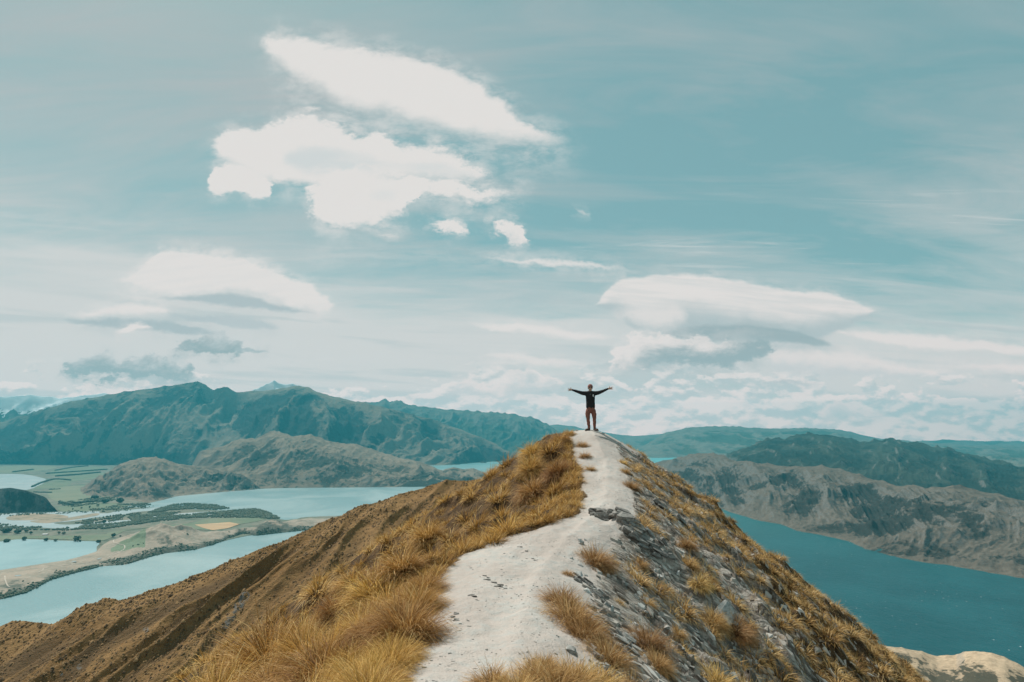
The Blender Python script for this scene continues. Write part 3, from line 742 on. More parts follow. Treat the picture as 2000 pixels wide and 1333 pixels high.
def build_peninsula():
    rows = [[(-200, 1133, None), (-100, 1124, None), (0, 1114, None), (60, 1105, None), (130, 1095, None), (170, 1084, None), (188, 1078, None), (200, 1066, None), (215, 1056, None), (250, 1050, None), (300, 1048, None), (340, 1048, None), (400, 1044, None), (440, 1040, None), (480, 1036, None), (520, 1028, None), (560, 1022, None), (600, 1016, None), (700, 1010, None)],
            [(-200, 1200, None), (-100, 1188, None), (0, 1172, None), (48, 1160, None), (70, 1150, None), (96, 1135, None), (134, 1123, None), (198, 1107, None), (245, 1104, None), (288, 1090, None), (320, 1082, None), (384, 1074, None), (415, 1065, None), (448, 1052, None), (474, 1043, None), (499, 1047, None), (544, 1042, None), (592, 1037, None), (700, 1028, None)]]
    n, m = 420, 70
    ts = np.linspace(-200, 700, n)
    L = []
    for r in rows:
        r = np.array([(a, b) for a, b, _ in r], float)
        y = np.interp(ts, r[:, 0], r[:, 1]) + 0.5 * fbm(ts / 14, ts * 0, 3, seed=3)
        L.append(on_water(ts, y))
    v = np.linspace(0, 1, m)
    G = L[0][:, None] * (1 - v)[None, :, None] + L[1][:, None] * v[None, :, None]
    # height: low bank plus the hump and the dark knoll
    Hh = np.zeros((n, m)) + 13 * np.sin(np.pi * v)[None] ** 0.6
    T_ = ts[:, None] + 0 * v[None]
    def hump(c, w, vc, vw, h):
        return h * np.exp(-((T_ - c) / w) ** 2 - ((v[None] - vc) / vw) ** 2)
    Hh += hump(300, 58, 0.42, 0.38, 128) + hump(365, 45, 0.45, 0.35, 75) + hump(430, 26, 0.5, 0.4, 28)
    Hh += hump(520, 30, 0.60, 0.32, 95) + hump(470, 22, 0.55, 0.3, 26) + hump(590, 40, 0.5, 0.4, 50) + hump(20, 60, 0.6, 0.3, 22) + hump(120, 40, .5, .3, 12)
    nz = ridged(G[..., 0] / 260, G[..., 1] / 260, 5, 0.55, seed=9)
    Hh = 0.85 * Hh * (0.72 + 0.5 * nz) * smooth01(v / 0.10)[None] * smooth01((1 - v) / 0.08)[None]
    G[..., 2] = WATER_Z + 3.5 + Hh
    G[:, 0, 2] = WATER_Z - 6; G[:, -1, 2] = WATER_Z - 6
    shore = smooth01((v - 0.72) / 0.22)[None] * smooth01((T_ - -50) / 300 + 0.5) 
    dark = np.exp(-((T_ - 530) / 42) ** 2) + np.exp(-((T_ - 20) / 30) ** 2 - ((v[None] - .75) / .2) ** 2) * .7 + np.exp(-((T_ - 330) / 28) ** 2 - ((v[None] - 0.72) / 0.16) ** 2) + 0.6 * np.exp(-((T_ - 470) / 20) ** 2)
    green = np.exp(-((T_ - 250) / 24) ** 2 - ((v[None] - 0.45) / 0.25) ** 2)
    green = np.where((T_ > 215) & (T_ < 283) & (v[None] > .18 + (283 - T_) / 220) & (v[None] < .80 + (T_ - 283) / 400), 1.0, 0.0)
    mt, T, b, out = new_mat("peninsula_ground")
    geo = T.n.new('ShaderNodeNewGeometry'); p = geo.outputs['Position']
    n1 = T.noise(p, 0.006, 6, 0.65, 0.5); n2 = T.noise(p, 0.03, 5, 0.65)
    c = T.mix(T.ss(n1, 0.35, 0.65), (0.335, 0.262, 0.195), (0.225, 0.195, 0.145))
    c = T.mix(T.mul(T.ss(n2, 0.50, 0.64), 0.45), c, (0.44, 0.37, 0.29))
    c = T.mix(T.ss(T.attr('green'), 0.3, 0.7), c, (0.14, 0.18, 0.105))
    s = T.add(T.add(T.attr('shore'), T.attr('dark')), T.mul(T.sub(n2, 0.5), 2.4))
    s = T.add(s, T.mul(T.sub(n1, 0.5), 2.4))
    c = T.mix(T.mul(T.ss(s, 0.55, 0.95), 0.9), c, T.mix(T.ss(n2, 0.4, 0.6), (0.035, 0.045, 0.030), (0.085, 0.09, 0.062)))
    T.put(b.inputs['Base Color'], c); b.inputs['Roughness'].default_value = 0.95
    bump(T, b, n2, 6.0, 0.8)
    me = mesh_from("peninsula", G.reshape(-1, 3), grid_faces(n, m), mt, True,
                   {'shore': shore + 0 * T_, 'dark': dark, 'green': green})
    obj("peninsula", me, kind='structure', label="long narrow brown peninsula with a rounded hump between the two lakes")
    return G, ts, v
PEN, PEN_T, PEN_V = build_peninsula()
def pen_at(px, py):
    """point of the peninsula surface seen at a picture point"""
    U, V = uv_of(PEN_T, PEN_T * 0 + 600)
    i = int(np.clip(np.searchsorted(PEN_T, px), 0, len(PEN_T) - 1))
    best = None
    for j in range(PEN.shape[1]):
        for k in (i - 2, i - 1, i, min(i + 1, len(PEN_T) - 1)):
            P = PEN[k, j]
            u, v = P[0] / P[1], P[2] / P[1]
            uu, vv = uv_of(px, py)
            e = (u - uu) ** 2 + (v - vv) ** 2 * 4
            if best is None or e < best[0]: best = (e, P)
    return best[1].copy()

# ------------------------------------------------------------------ the brown spur below on the left
SPUR_CREST = [(-420, 1330, 320), (-250, 1290, 320), (-120, 1240, 310), (-40, 1228, 300), (0, 1223, 295), (25, 1213, 292.5), (55, 1215, 290), (100, 1219, 287.5), (130, 1204, 285), (150, 1192, 282.5), (168, 1179, 280), (190, 1176, 281), (205, 1167, 282.5), (222, 1170, 282.5),
              (234, 1174, 282.5), (262, 1164, 282.5), (300, 1153, 285), (340, 1142, 287.5), (365, 1133, 287.5), (372, 1125, 287.5), (400, 1119, 290), (450, 1096, 295), (500, 1076, 300), (550, 1060, 305), (600, 1036, 310), (625, 1021, 315),
              (660, 1010, 320), (700, 988, 325), (725, 985, 327.5), (780, 966, 332.5), (825, 955, 337.5), (855, 944, 340), (872, 936, 340), (890, 940, 342.5), (930, 938, 345), (1000, 935, 350), (1100, 930, 360)]
def build_spur():
    m, T, b, out = new_mat("spur_ground")
    geo = T.n.new('ShaderNodeNewGeometry'); p = geo.outputs['Position']
    n1 = T.noise(p, 0.02, 6, 0.6); n2 = T.noise(p, 0.35, 5, 0.7); n3 = T.noise(p, 1.6, 3, 0.6)
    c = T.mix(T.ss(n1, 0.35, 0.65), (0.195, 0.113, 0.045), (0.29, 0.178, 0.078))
    c = T.mix(T.mul(T.ss(T.attr('gully'), 0.35, 0.85), 0.7), c, (0.075, 0.055, 0.034))  # gully shade deepened by darkening the ground colour
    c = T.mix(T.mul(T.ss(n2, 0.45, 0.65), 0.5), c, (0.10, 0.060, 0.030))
    r = T.mul(T.ss(T.attr('rock'), 0.45, 0.62), T.ss(n2, 0.40, 0.56))
    c = T.mix(r, c, (0.15, 0.145, 0.13))
    T.put(b.inputs['Base Color'], c); b.inputs['Roughness'].default_value = 0.95
    b.inputs['Specular IOR Level'].default_value = 0.1
    bump(T, b, T.add(n2, T.mul(n3, 0.4)), 1.6, 0.9)
    n, mm = 620, 300
    r = np.array(SPUR_CREST, float)
    px = np.linspace(r[0, 0], r[-1, 0], n)
    C = at(px, np.interp(px, r[:, 0], r[:, 1]), np.interp(px, r[:, 0], r[:, 2]))
    t = np.linspace(0, 1, mm) ** 1.25 * 280.0
    dn = np.array([-0.42, -0.907])
    G = np.empty((n, mm, 3))
    G[..., 0] = C[:, None, 0] + dn[0] * t; G[..., 1] = C[:, None, 1] + dn[1] * t
    sl = 0.46
    G[..., 2] = C[:, None, 2] - sl * t * (1 + 0.10 * t / 150)
    arc = np.concatenate([[0], np.cumsum(np.linalg.norm(np.diff(C[:, :2], axis=0), axis=1))])[:, None] + 0 * t
    X, Y = G[..., 0], G[..., 1]
    W = fbm(X / 80, Y / 80, 3, seed=51) * 22
    g = ridged((arc + W * 1.7 + 7 * fbm(X / 22, Y / 22, 2, seed=62)) / 36, t[None] / 190 + 0 * arc, 3, 0.42, seed=54)
    g2 = ridged((arc + W * 0.8) / 11, t[None] / 60 + 0 * arc, 4, 0.55, seed=55)
    big = perlin((arc + W) / 75, t[None] / 350 + 0 * arc, seed=56)
    env = smooth01(t / 35)[None] + 0.05
    G[..., 2] += env * (7.5 * (g - 0.4) + 0.30 * (g2 - 0.4) + 6.5 * big) + 0.5 * fbm(X / 6, Y / 6, 3, seed=57)
    G[..., 2] += (fbm(arc / 8, arc * 0, 3, seed=58)) * 0.8 * np.exp(-t / 9)[None]
    rock = ridged((arc + W) / 15, t[None] / 60 + 0 * arc, 3, 0.5, seed=59) * smooth01(g * 2 - 0.2) * 0.25 + 0.12
    # one real outcrop in the gully
    q = np.array(at(478, 1160, 470.0))
    near = []
    uu, vv = G[..., 0] / np.maximum(G[..., 1], 1), G[..., 2] / np.maximum(G[..., 1], 1)
    for (ax, ay, rad) in ((478, 1165, 9), (466, 1185, 9), (452, 1205, 9), (440, 1222, 8), (155, 1303, 8), (285, 1230, 7), (120, 1318, 5)):
        a_, b_ = uv_of(ax, ay)
        e = np.sqrt((uu - a_) ** 2 + (vv - b_) ** 2) * F_PX
        rock = rock + 0.6 * np.exp(-(e / rad) ** 2)
    G[..., 2] += np.clip(rock - 0.6, 0, 1) * 5 * ridged(arc / 6, t[None] / 20 + 0 * arc, 3, 0.6, 61)
    nb = 26
    B = np.empty((n, nb, 3))
    d = C[:, :2] / np.linalg.norm(C[:, :2], axis=1)[:, None]
    for a in range(nb):
        f = ((a + 1) / nb) ** 1.6
        B[:, nb - 1 - a, :2] = C[:, :2] + d * 1200 * f
        B[:, nb - 1 - a, 2] = G[:, 0, 2] - (G[:, 0, 2] - (WATER_Z - 9)) * f
    A = np.concatenate([B, G], 1)
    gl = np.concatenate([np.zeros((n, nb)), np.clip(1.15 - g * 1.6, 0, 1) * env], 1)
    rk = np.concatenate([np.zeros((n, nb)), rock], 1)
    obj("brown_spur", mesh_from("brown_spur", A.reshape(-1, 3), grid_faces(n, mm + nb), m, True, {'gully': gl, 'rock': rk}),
        kind='structure', label="steep brown tussock-dotted spur falling away left of the ridge")
    # tussocks dotted over it, far too many and small to count
    r1 = np.random.RandomState(31)
    K = 34000
    i = r1.uniform(0, n - 1.01, K); j = (r1.uniform(0, 1, K) ** 1.15) * (mm - 1.01)
    i0 = i.astype(int); j0 = j.astype(int); fi = (i - i0)[:, None]; fj = (j - j0)[:, None]
    Pp = (G[i0, j0] * (1 - fi) + G[i0 + 1, j0] * fi) * (1 - fj) + (G[i0, j0 + 1] * (1 - fi) + G[i0 + 1, j0 + 1] * fi) * fj
    keep = (perlin(Pp[:, 0] / 18, Pp[:, 1] / 18, 8) + r1.uniform(-0.5, 0.6, K)) > -0.15
    Pp = Pp[keep]; K = len(Pp)
    ang = r1.uniform(0, 6.28, K); s = r1.uniform(0.28, 0.62, K) * np.where(r1.rand(K) < 0.04, 1.8, 1.0)
    base = np.array([(1, 0, 0), (0.31, 0.95, 0), (-0.81, 0.59, 0), (-0.81, -0.59, 0), (0.31, -0.95, 0), (0.62, 0.2, 0.75), (-0.55, 0.45, 0.8), (0.0, -0.65, 0.78), (0, 0, 1.1)])
    ca, sa = np.cos(ang)[:, None], np.sin(ang)[:, None]
    bx = base[None, :, 0] * ca - base[None, :, 1] * sa; by = base[None, :, 0] * sa + base[None, :, 1] * ca
    V = np.stack([Pp[:, None, 0] + bx * s[:, None], Pp[:, None, 1] + by * s[:, None], Pp[:, None, 2] - 0.15 + base[None, :, 2] * s[:, None] * 1.15], -1)
    F0 = np.array([(0, 1, 5), (1, 6, 5), (1, 2, 6), (2, 3, 6), (3, 7, 6), (3, 4, 7), (4, 0, 5), (4, 5, 7), (5, 6, 8), (6, 7, 8), (7, 5, 8)])
    F = (F0[None] + (np.arange(K) * 9)[:, None, None]).reshape(-1, 3)
    mt, T, b, out = new_mat("spur_tussock")
    n_ = T.noise(T.n.new('ShaderNodeNewGeometry').outputs['Position'], 0.4, 3, 0.6)
    T.put(b.inputs['Base Color'], T.mix(T.ss(n_, 0.35, 0.65), (0.06, 0.036, 0.015), (0.25, 0.155, 0.065))); b.inputs['Roughness'].default_value = 1.0
    obj("spur_tussocks", mesh_from("spur_tussocks", V.reshape(-1, 3), F, mt, True), kind='stuff', label="thousands of small tussocks dotted over the brown spur")
build_spur()

# ------------------------------------------------------------------ the ridge the picture is taken from
XC = lut([(-12, -0.6), (0, -0.30), (4.2, -0.10), (6, 0.06), (8.5, 0.35), (10.5, 0.95), (12.5, 1.85), (15, 2.45), (18.5, 3.00), (21.5, 3.05), (24, 3.0), (60, 2.0)], -12, 60, 4000, 1.2)
ZC = lut([(-12, -2.6), (0, -1.66), (3, -1.66), (4.2, -1.70), (6, -1.86), (8.5, -1.93), (10.5, -1.80), (12, -1.62), (13.5, -1.50), (15, -1.34), (17, -1.06), (18.5, -0.80), (20, -0.44), (21.2, -0.02), (22.0, 0.13), (22.9, 0.08), (24, -0.45), (26, -1.9), (30, -5.2), (60, -30)], -12, 60, 4000, 0.55)
def flank(s):
    """drop below the crest at a sideways distance s (right of the crest positive)"""
    r = np.maximum(s, 0.0); l = np.maximum(-s, 0.0)
    R = 0.30 * r + 0.50 * (np.sqrt(np.maximum(r - 0.25, 0) ** 2 + 1.3 ** 2) - 1.3) + 0.0030 * np.minimum(r, 14) ** 2
    L = 0.06 * l + 0.56 * (np.sqrt(np.maximum(l - 0.55, 0) ** 2 + 0.9 ** 2) - 0.9) + 0.002 * np.minimum(l, 14) ** 2
    return R + L
PATH_L = lut([(-12, 0.7), (4.2, 0.66), (5, 0.80), (6, 0.98), (7.5, 1.25), (8.5, 1.42), (10.0, 1.68), (11, 1.15), (12, 0.42), (13, 0.45), (15, 0.62), (17, 0.75), (18.5, 0.98), (20, 1.0), (22.5, 0.9)], -12, 60, 2000, 0.35)
PATH_R = lut([(-12, 0.7), (4.2, 0.75), (6, 0.75), (8.5, 0.8), (11, 0.75), (13, 0.75), (16, 0.60), (20, 0.62), (22.5, 1.0)], -12, 60, 2000, 0.5)
def ridge_h(x, y):
    x = np.asarray(x, float); y = np.asarray(y, float)
    yc = np.clip(y, -12, 60)
    s = x - XC(yc)
    lo = np.maximum(PATH_L(yc) - 0.6, 0.0)
    z = ZC(yc) - flank(np.where(s < 0, np.where(s < -lo, s + lo, 0.0), s)) - 0.10 * np.clip(-s, 0, 2)
    r = smooth01((s - 0.9) / 1.2); l = smooth01((-s - PATH_L(yc)) / 0.8)
    fade = np.exp(-np.abs(s) / 400.0)
    # large lumps
    z = z + (0.20 * fbm(x / 2.6, y / 2.6, 3, seed=101)) * np.clip(r + l * 0.9, 0, 1) * fade
    r2 = smooth01((s - 1.6) / 2.0)
    z = z + 0.55 * (ridged(x / 2.3 + 4, y / 1.8, 3, 0.5, seed=151) - 0.42) * r2 * fade
    z = z + 0.34 * (ridged(x / 1.9, y / 1.9, 2, 0.4, seed=131) - 0.45) * l * fade
    # slate beds: sharp little ledges that run down the right flank
    bed = (y + 0.30 * s + 0.55 * fbm(s / 3.0, y / 2.2, 3, seed=103))
    saw = lambda q: q - np.floor(q)
    e1 = saw(bed / 0.62) ; e2 = saw(bed / 0.23 + 0.3)
    brk = smooth01((fbm(s / 1.4, y / 0.7, 3, seed=104) + 0.12) * 3.0)
    z = z + r * fade * (0.20 * (0.5 - e1) * brk + 0.060 * (0.5 - e2))
    z = z + r * fade * 0.045 * fbm(s / 0.5, y / 0.16, 4, 0.6, seed=105)
    # the sharp rock step under the upper path
    st = np.exp(-((y - (11.9 - 0.33 * (s - 0.5))) / 0.30) ** 2) * smooth01((s - 0.30) / 0.4) * smooth01((4.2 - s) / 1.4)
    z = z + 0.26 * st
    # small scale on the trodden path
    pth = (1 - r) * (1 - l)
    z = z - 0.07 * np.exp(-((s + 0.15) / 0.38) ** 2) * pth * fade * smooth01((19.5 - y) / 2)
    z = z + fade * (0.055 * fbm(x / 0.62, y / 0.75, 4, 0.55, seed=106) + 0.010 * fbm(x / 0.12, y / 0.12, 2, seed=107)) * (0.5 + 0.5 * pth)
    # a lip of turf where the grass begins
    z = z + 0.07 * np.exp(-((-s - PATH_L(yc) - 0.35) / 0.25) ** 2)
    # knolls the left tussocks grow on
    for (kx, ky, rad, hh) in KNOLLS:
        z = z + hh * np.exp(-(((x - kx) / rad) ** 2 + ((y - ky) / (rad * 1.2)) ** 2))
    return z
KNOLLS = [(1.0, 19.3, 1.3, 0.25), (1.3, 16.0, 0.9, 0.10)]

def hit_ridge(px, py, d0=2.5, d1=40.0):
    U, V = uv_of(px, py)
    d = np.linspace(d0, d1, 1500)
    h = ridge_h(U * d, d)
    k = np.nonzero(V * d <= h)[0]
    if not len(k): return None
    y = d[k[0]]
    return np.array([U * y, y, float(ridge_h(np.array([U * y]), np.array([y]))[0])])

def silhouette():
    """highest picture row the bare ridge reaches, per column (for checking)"""
    for px in range(200, 1900, 100):
        best = 9999; by = 0
        for d in np.arange(3, 45, 0.25):
            # iterate column: choose V at this d
            U = (px - CX) / F_PX / 1.0
            # account for pitch: solve roughly
            for _ in range(3):
                h = float(ridge_h(np.array([U * d]), np.array([d]))[0]); V = h / d
                Zc = (V * math.cos(PITCH) - math.sin(PITCH)) / (math.cos(PITCH) + V * math.sin(PITCH))
                U = (px - CX) / F_PX / (math.cos(PITCH) - Zc * math.sin(PITCH))
            py = CY - Zc * F_PX
            if py < best: best = py; by = d
        print("SIL", px, round(best), "at", round(by, 1))

def ridge_material():
    m, T, b, out = new_mat("ridge_ground")
    geo = T.n.new('ShaderNodeNewGeometry'); p = geo.outputs['Position']
    n1 = T.noise(p, 0.9, 5, 0.6); n2 = T.noise(p, 7.0, 5, 0.65); n3 = T.noise(p, 45.0, 4, 0.65)
    st = T.n.new('ShaderNodeMapping'); T.put(st.inputs[0], p); st.inputs['Scale'].default_value = (1.2, 9.0, 2.0)
    st.inputs['Rotation'].default_value = (0, 0, math.radians(17))
    n4 = T.noise(st.outputs[0], 2.0, 6, 0.7, 0.3)
    path = T.mix(T.ss(n1, 0.3, 0.7), (0.41, 0.36, 0.32), (0.49, 0.44, 0.395))
    path = T.mix(T.mul(T.ss(T.add(n2, T.mul(n1, 0.5)), 0.70, 0.90), 0.6), path, (0.40, 0.41, 0.385))
    path = T.mix(T.mul(T.ss(n3, 0.56, 0.70), 0.45), path, (0.27, 0.24, 0.20))
    scree = T.mix(T.ss(n4, 0.36, 0.60), (0.10, 0.085, 0.07), (0.50, 0.455, 0.395))
    scree = T.mix(T.mul(T.ss(T.noise(p, 2.4, 4, 0.6), 0.46, 0.60), 0.65), scree, (0.085, 0.070, 0.055))  # dark noise patches put crevice shade and sunlit contrast into the colour
    scree = T.mix(T.mul(T.ss(n2, 0.5, 0.7), 0.45), scree, (0.26, 0.20, 0.15))
    scree = T.mix(T.mul(T.ss(n3, 0.50, 0.66), 0.6), scree, (0.10, 0.09, 0.078))
    soil = T.mix(T.ss(n2, 0.35, 0.65), (0.050, 0.030, 0.016), (0.115, 0.072, 0.038))  # dark soil, with shade between the tussocks partly in its colour
    soil = T.mix(T.mul(T.ss(n3, 0.55, 0.68), 0.5), soil, (0.28, 0.20, 0.12))
    pm = T.add(T.attr('path'), T.mul(T.sub(n2, 0.5), 0.75))
    gm = T.add(T.attr('turf'), T.mul(T.sub(n2, 0.5), 0.9))
    c = T.mix(T.ss(pm, 0.38, 0.66), scree, path)
    c = T.mix(T.ss(gm, 0.40, 0.64), c, soil)
    T.put(b.inputs['Base Color'], c); b.inputs['Roughness'].default_value = 0.92
    b.inputs['Specular IOR Level'].default_value = 0.15
    h = T.add(T.add(T.mul(n2, 0.5), T.mul(n3, 0.22)), T.mul(T.mul(n4, 0.9), T.ss(pm, 0.66, 0.30)))
    bump(T, b, h, 0.07, 1.0)
    return m

def build_ridge():
    ys = [-6.0]
    while ys[-1] < 3.0: ys.append(ys[-1] + 0.12)
    while ys[-1] < 25.0: ys.append(ys[-1] + max(0.016, ys[-1] * 0.0042))
    while ys[-1] < 420: ys.append(ys[-1] * 1.035 + 0.2)
    ss_ = list(np.arange(-11, 13.001, 0.045))
    a = 13.0; stp = 0.08
    R = []
    while a < 1500: a += stp; stp *= 1.13; R.append(a)
    Lf = []; a = 11.0; stp = 0.08
    while a < 1500: a += stp; stp *= 1.13; Lf.append(-a)
    S = np.array(Lf[::-1] + ss_ + R); Y = np.array(ys)
    SS, YY = np.meshgrid(S, Y, indexing='ij')
    X = XC(np.clip(YY, -12, 60)) + SS
    Z = ridge_h(X, YY)
    Z = np.maximum(np.where(YY > 60, Z - (YY - 60) * 0.62, Z), WATER_Z - 9)
    yc = np.clip(YY, -12, 60)
    PL = PATH_L(yc) + 0.30 * fbm(X / 0.9, YY / 0.9, 3, seed=171)
    pth = smooth01((SS + PL + 0.25) / 0.4) * smooth01((PATH_R(yc) + 0.35 - SS) / 0.7)
    top = smooth01((YY - 20.3) / 1.0) * smooth01((2.2 - np.abs(SS)) / 1.2)
    pth = np.maximum(pth, top)
    nn = fbm(X / 1.7, YY / 1.7, 3, seed=120)
    turf = smooth01((-SS - PL + 0.16) / 0.30) + smooth01((SS - 2.8 - 2.0 * nn) / 2.2) * 0.95
    turf = np.clip(turf + nn * 0.5 * smooth01((SS - 1.2) / 1.0), 0, 1)
    me = mesh_from("ridge", np.stack([X, YY, Z], -1).reshape(-1, 3), grid_faces(len(S), len(Y))[:, ::-1], ridge_material(), True, {'path': pth, 'turf': turf})
    obj("ridge", me, kind='structure', label="rocky mountain ridge with a pale trodden footpath leading to the summit")
build_ridge()

# ------------------------------------------------------------------ tussock grass
def grass_mat(name, dark, mid, pale, palef=0.22):
    m, T, b, out = new_mat(name)
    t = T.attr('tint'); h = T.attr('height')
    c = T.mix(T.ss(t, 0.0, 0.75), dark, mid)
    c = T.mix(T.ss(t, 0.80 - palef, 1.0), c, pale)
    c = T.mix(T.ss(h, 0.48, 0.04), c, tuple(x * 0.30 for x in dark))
    oi = T.n.new('ShaderNodeObjectInfo')
    hsv = T.n.new('ShaderNodeHueSaturation')
    T.put(hsv.inputs['Value'], T.lin(oi.outputs['Random'], 0, 1, 0.70, 1.28)); T.put(hsv.inputs['Color'], c)
    T.put(hsv.inputs['Hue'], T.lin(oi.outputs['Random'], 0, 1, 0.487, 0.512))
    c = hsv.outputs[0]
    T.put(b.inputs['Base Color'], c); b.inputs['Roughness'].default_value = 0.65
    b.inputs['Specular IOR Level'].default_value = 0.25
    tr = T.n.new('ShaderNodeBsdfTranslucent'); T.put(tr.inputs['Color'], c)
    mx = T.n.new('ShaderNodeMixShader'); mx.inputs[0].default_value = 0.38
    T.l.new(b.outputs[0], mx.inputs[1]); T.l.new(tr.outputs[0], mx.inputs[2]); T.l.new(mx.outputs[0], out.inputs[0])
    return m
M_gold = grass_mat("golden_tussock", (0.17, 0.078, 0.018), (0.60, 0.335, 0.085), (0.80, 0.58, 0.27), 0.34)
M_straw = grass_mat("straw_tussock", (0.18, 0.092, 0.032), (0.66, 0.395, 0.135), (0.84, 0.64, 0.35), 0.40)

def tussock_arrays(r, n, length, spread=1.0, width=0.0045, droop=1.0, lean=(0, 0), base=0.11, segs=4):
    """arched blades fanning from one base: returns vertices, faces, tint, height"""
    az = r.uniform(0, 2 * np.pi, n)
    rad = np.sqrt(r.uniform(0, 1, n))
    tilt = (0.08 + 1.05 * rad ** 1.2 * spread) + r.normal(0, 0.10, n)
    L = length * r.uniform(0.55, 1.12, n) * (1 - 0.18 * rad)
    bx = np.cos(az) * rad * base; by = np.sin(az) * rad * base
    az2 = az + r.normal(0, 0.45, n)
    k = np.linspace(0, 1, segs + 1)
    dr = droop * r.uniform(0.25, 1.25, n)
    curl = r.normal(0, 0.9, n)
    X = np.zeros((n, segs + 1)); Y = X.copy(); Z = X.copy()
    X[:, 0], Y[:, 0], Z[:, 0] = bx, by, -0.04
    for i in range(segs):
        th = np.clip(tilt + dr * (k[i + 1] ** 1.6), 0, 2.4)
        a = az2 + curl * k[i + 1]
        st = L / segs
        dx = np.sin(th) * np.cos(a) + lean[0] * k[i + 1]; dy = np.sin(th) * np.sin(a) + lean[1] * k[i + 1]; dz = np.cos(th)
        q = st / np.sqrt(dx * dx + dy * dy + dz * dz)
        X[:, i + 1] = X[:, i] + dx * q; Y[:, i + 1] = Y[:, i] + dy * q; Z[:, i + 1] = Z[:, i] + dz * q
    wa = az2 + np.pi / 2 + r.normal(0, 0.9, n)
    w = width * r.uniform(0.6, 1.3, n)
    wx = np.cos(wa) * w; wy = np.sin(wa) * w
    V = []; H = []
    for i in range(segs):
        f = 1.0 - 0.55 * (i / segs)
        V.append(np.stack([X[:, i] - wx * f, Y[:, i] - wy * f, Z[:, i]], -1)); V.append(np.stack([X[:, i] + wx * f, Y[:, i] + wy * f, Z[:, i]], -1))
        H += [np.full(n, k[i])] * 2
    V.append(np.stack([X[:, -1], Y[:, -1], Z[:, -1]], -1)); H.append(np.ones(n))
    V = np.stack(V, 1); H = np.stack(H, 1); nv = 2 * segs + 1
    F4 = np.array([(2 * i, 2 * i + 1, 2 * i + 3, 2 * i + 2) for i in range(segs - 1)]); F3 = np.array([(2 * segs - 2, 2 * segs - 1, 2 * segs)])
    off = (np.arange(n) * nv)[:, None, None]
    tint = np.clip(r.beta(2.0, 2.4, n), 0, 1)[:, None] + np.zeros((1, nv))
    return V.reshape(-1, 3), (F4[None] + off).reshape(-1, 4), (F3[None] + off).reshape(-1, 3), tint.ravel(), H.ravel()

def tussock_mesh(seed, n, length, mat, **k):
    V, F4, F3, t, h = tussock_arrays(np.random.RandomState(seed), n, length, **k)
    return mesh_from("grass_tussock", V, [F4, F3], mat, True, {'tint': t, 'height': h})

def normal_at(x, y, e=0.25):
    hx = float(ridge_h(np.array([x + e]), np.array([y]))[0] - ridge_h(np.array([x - e]), np.array([y]))[0]) / (2 * e)
    hy = float(ridge_h(np.array([x]), np.array([y + e]))[0] - ridge_h(np.array([x]), np.array([y - e]))[0]) / (2 * e)
    return Vector((-hx, -hy, 1)).normalized()

def place_rot(x, y, follow=0.55, yaw=0.0):
    nrm = normal_at(x, y)
    up = (Vector((0, 0, 1)) * (1 - follow) + nrm * follow).normalized()
    return (up.to_track_quat('Z', 'Y') @ Matrix.Rotation(yaw, 3, 'Z').to_quaternion()).to_euler()

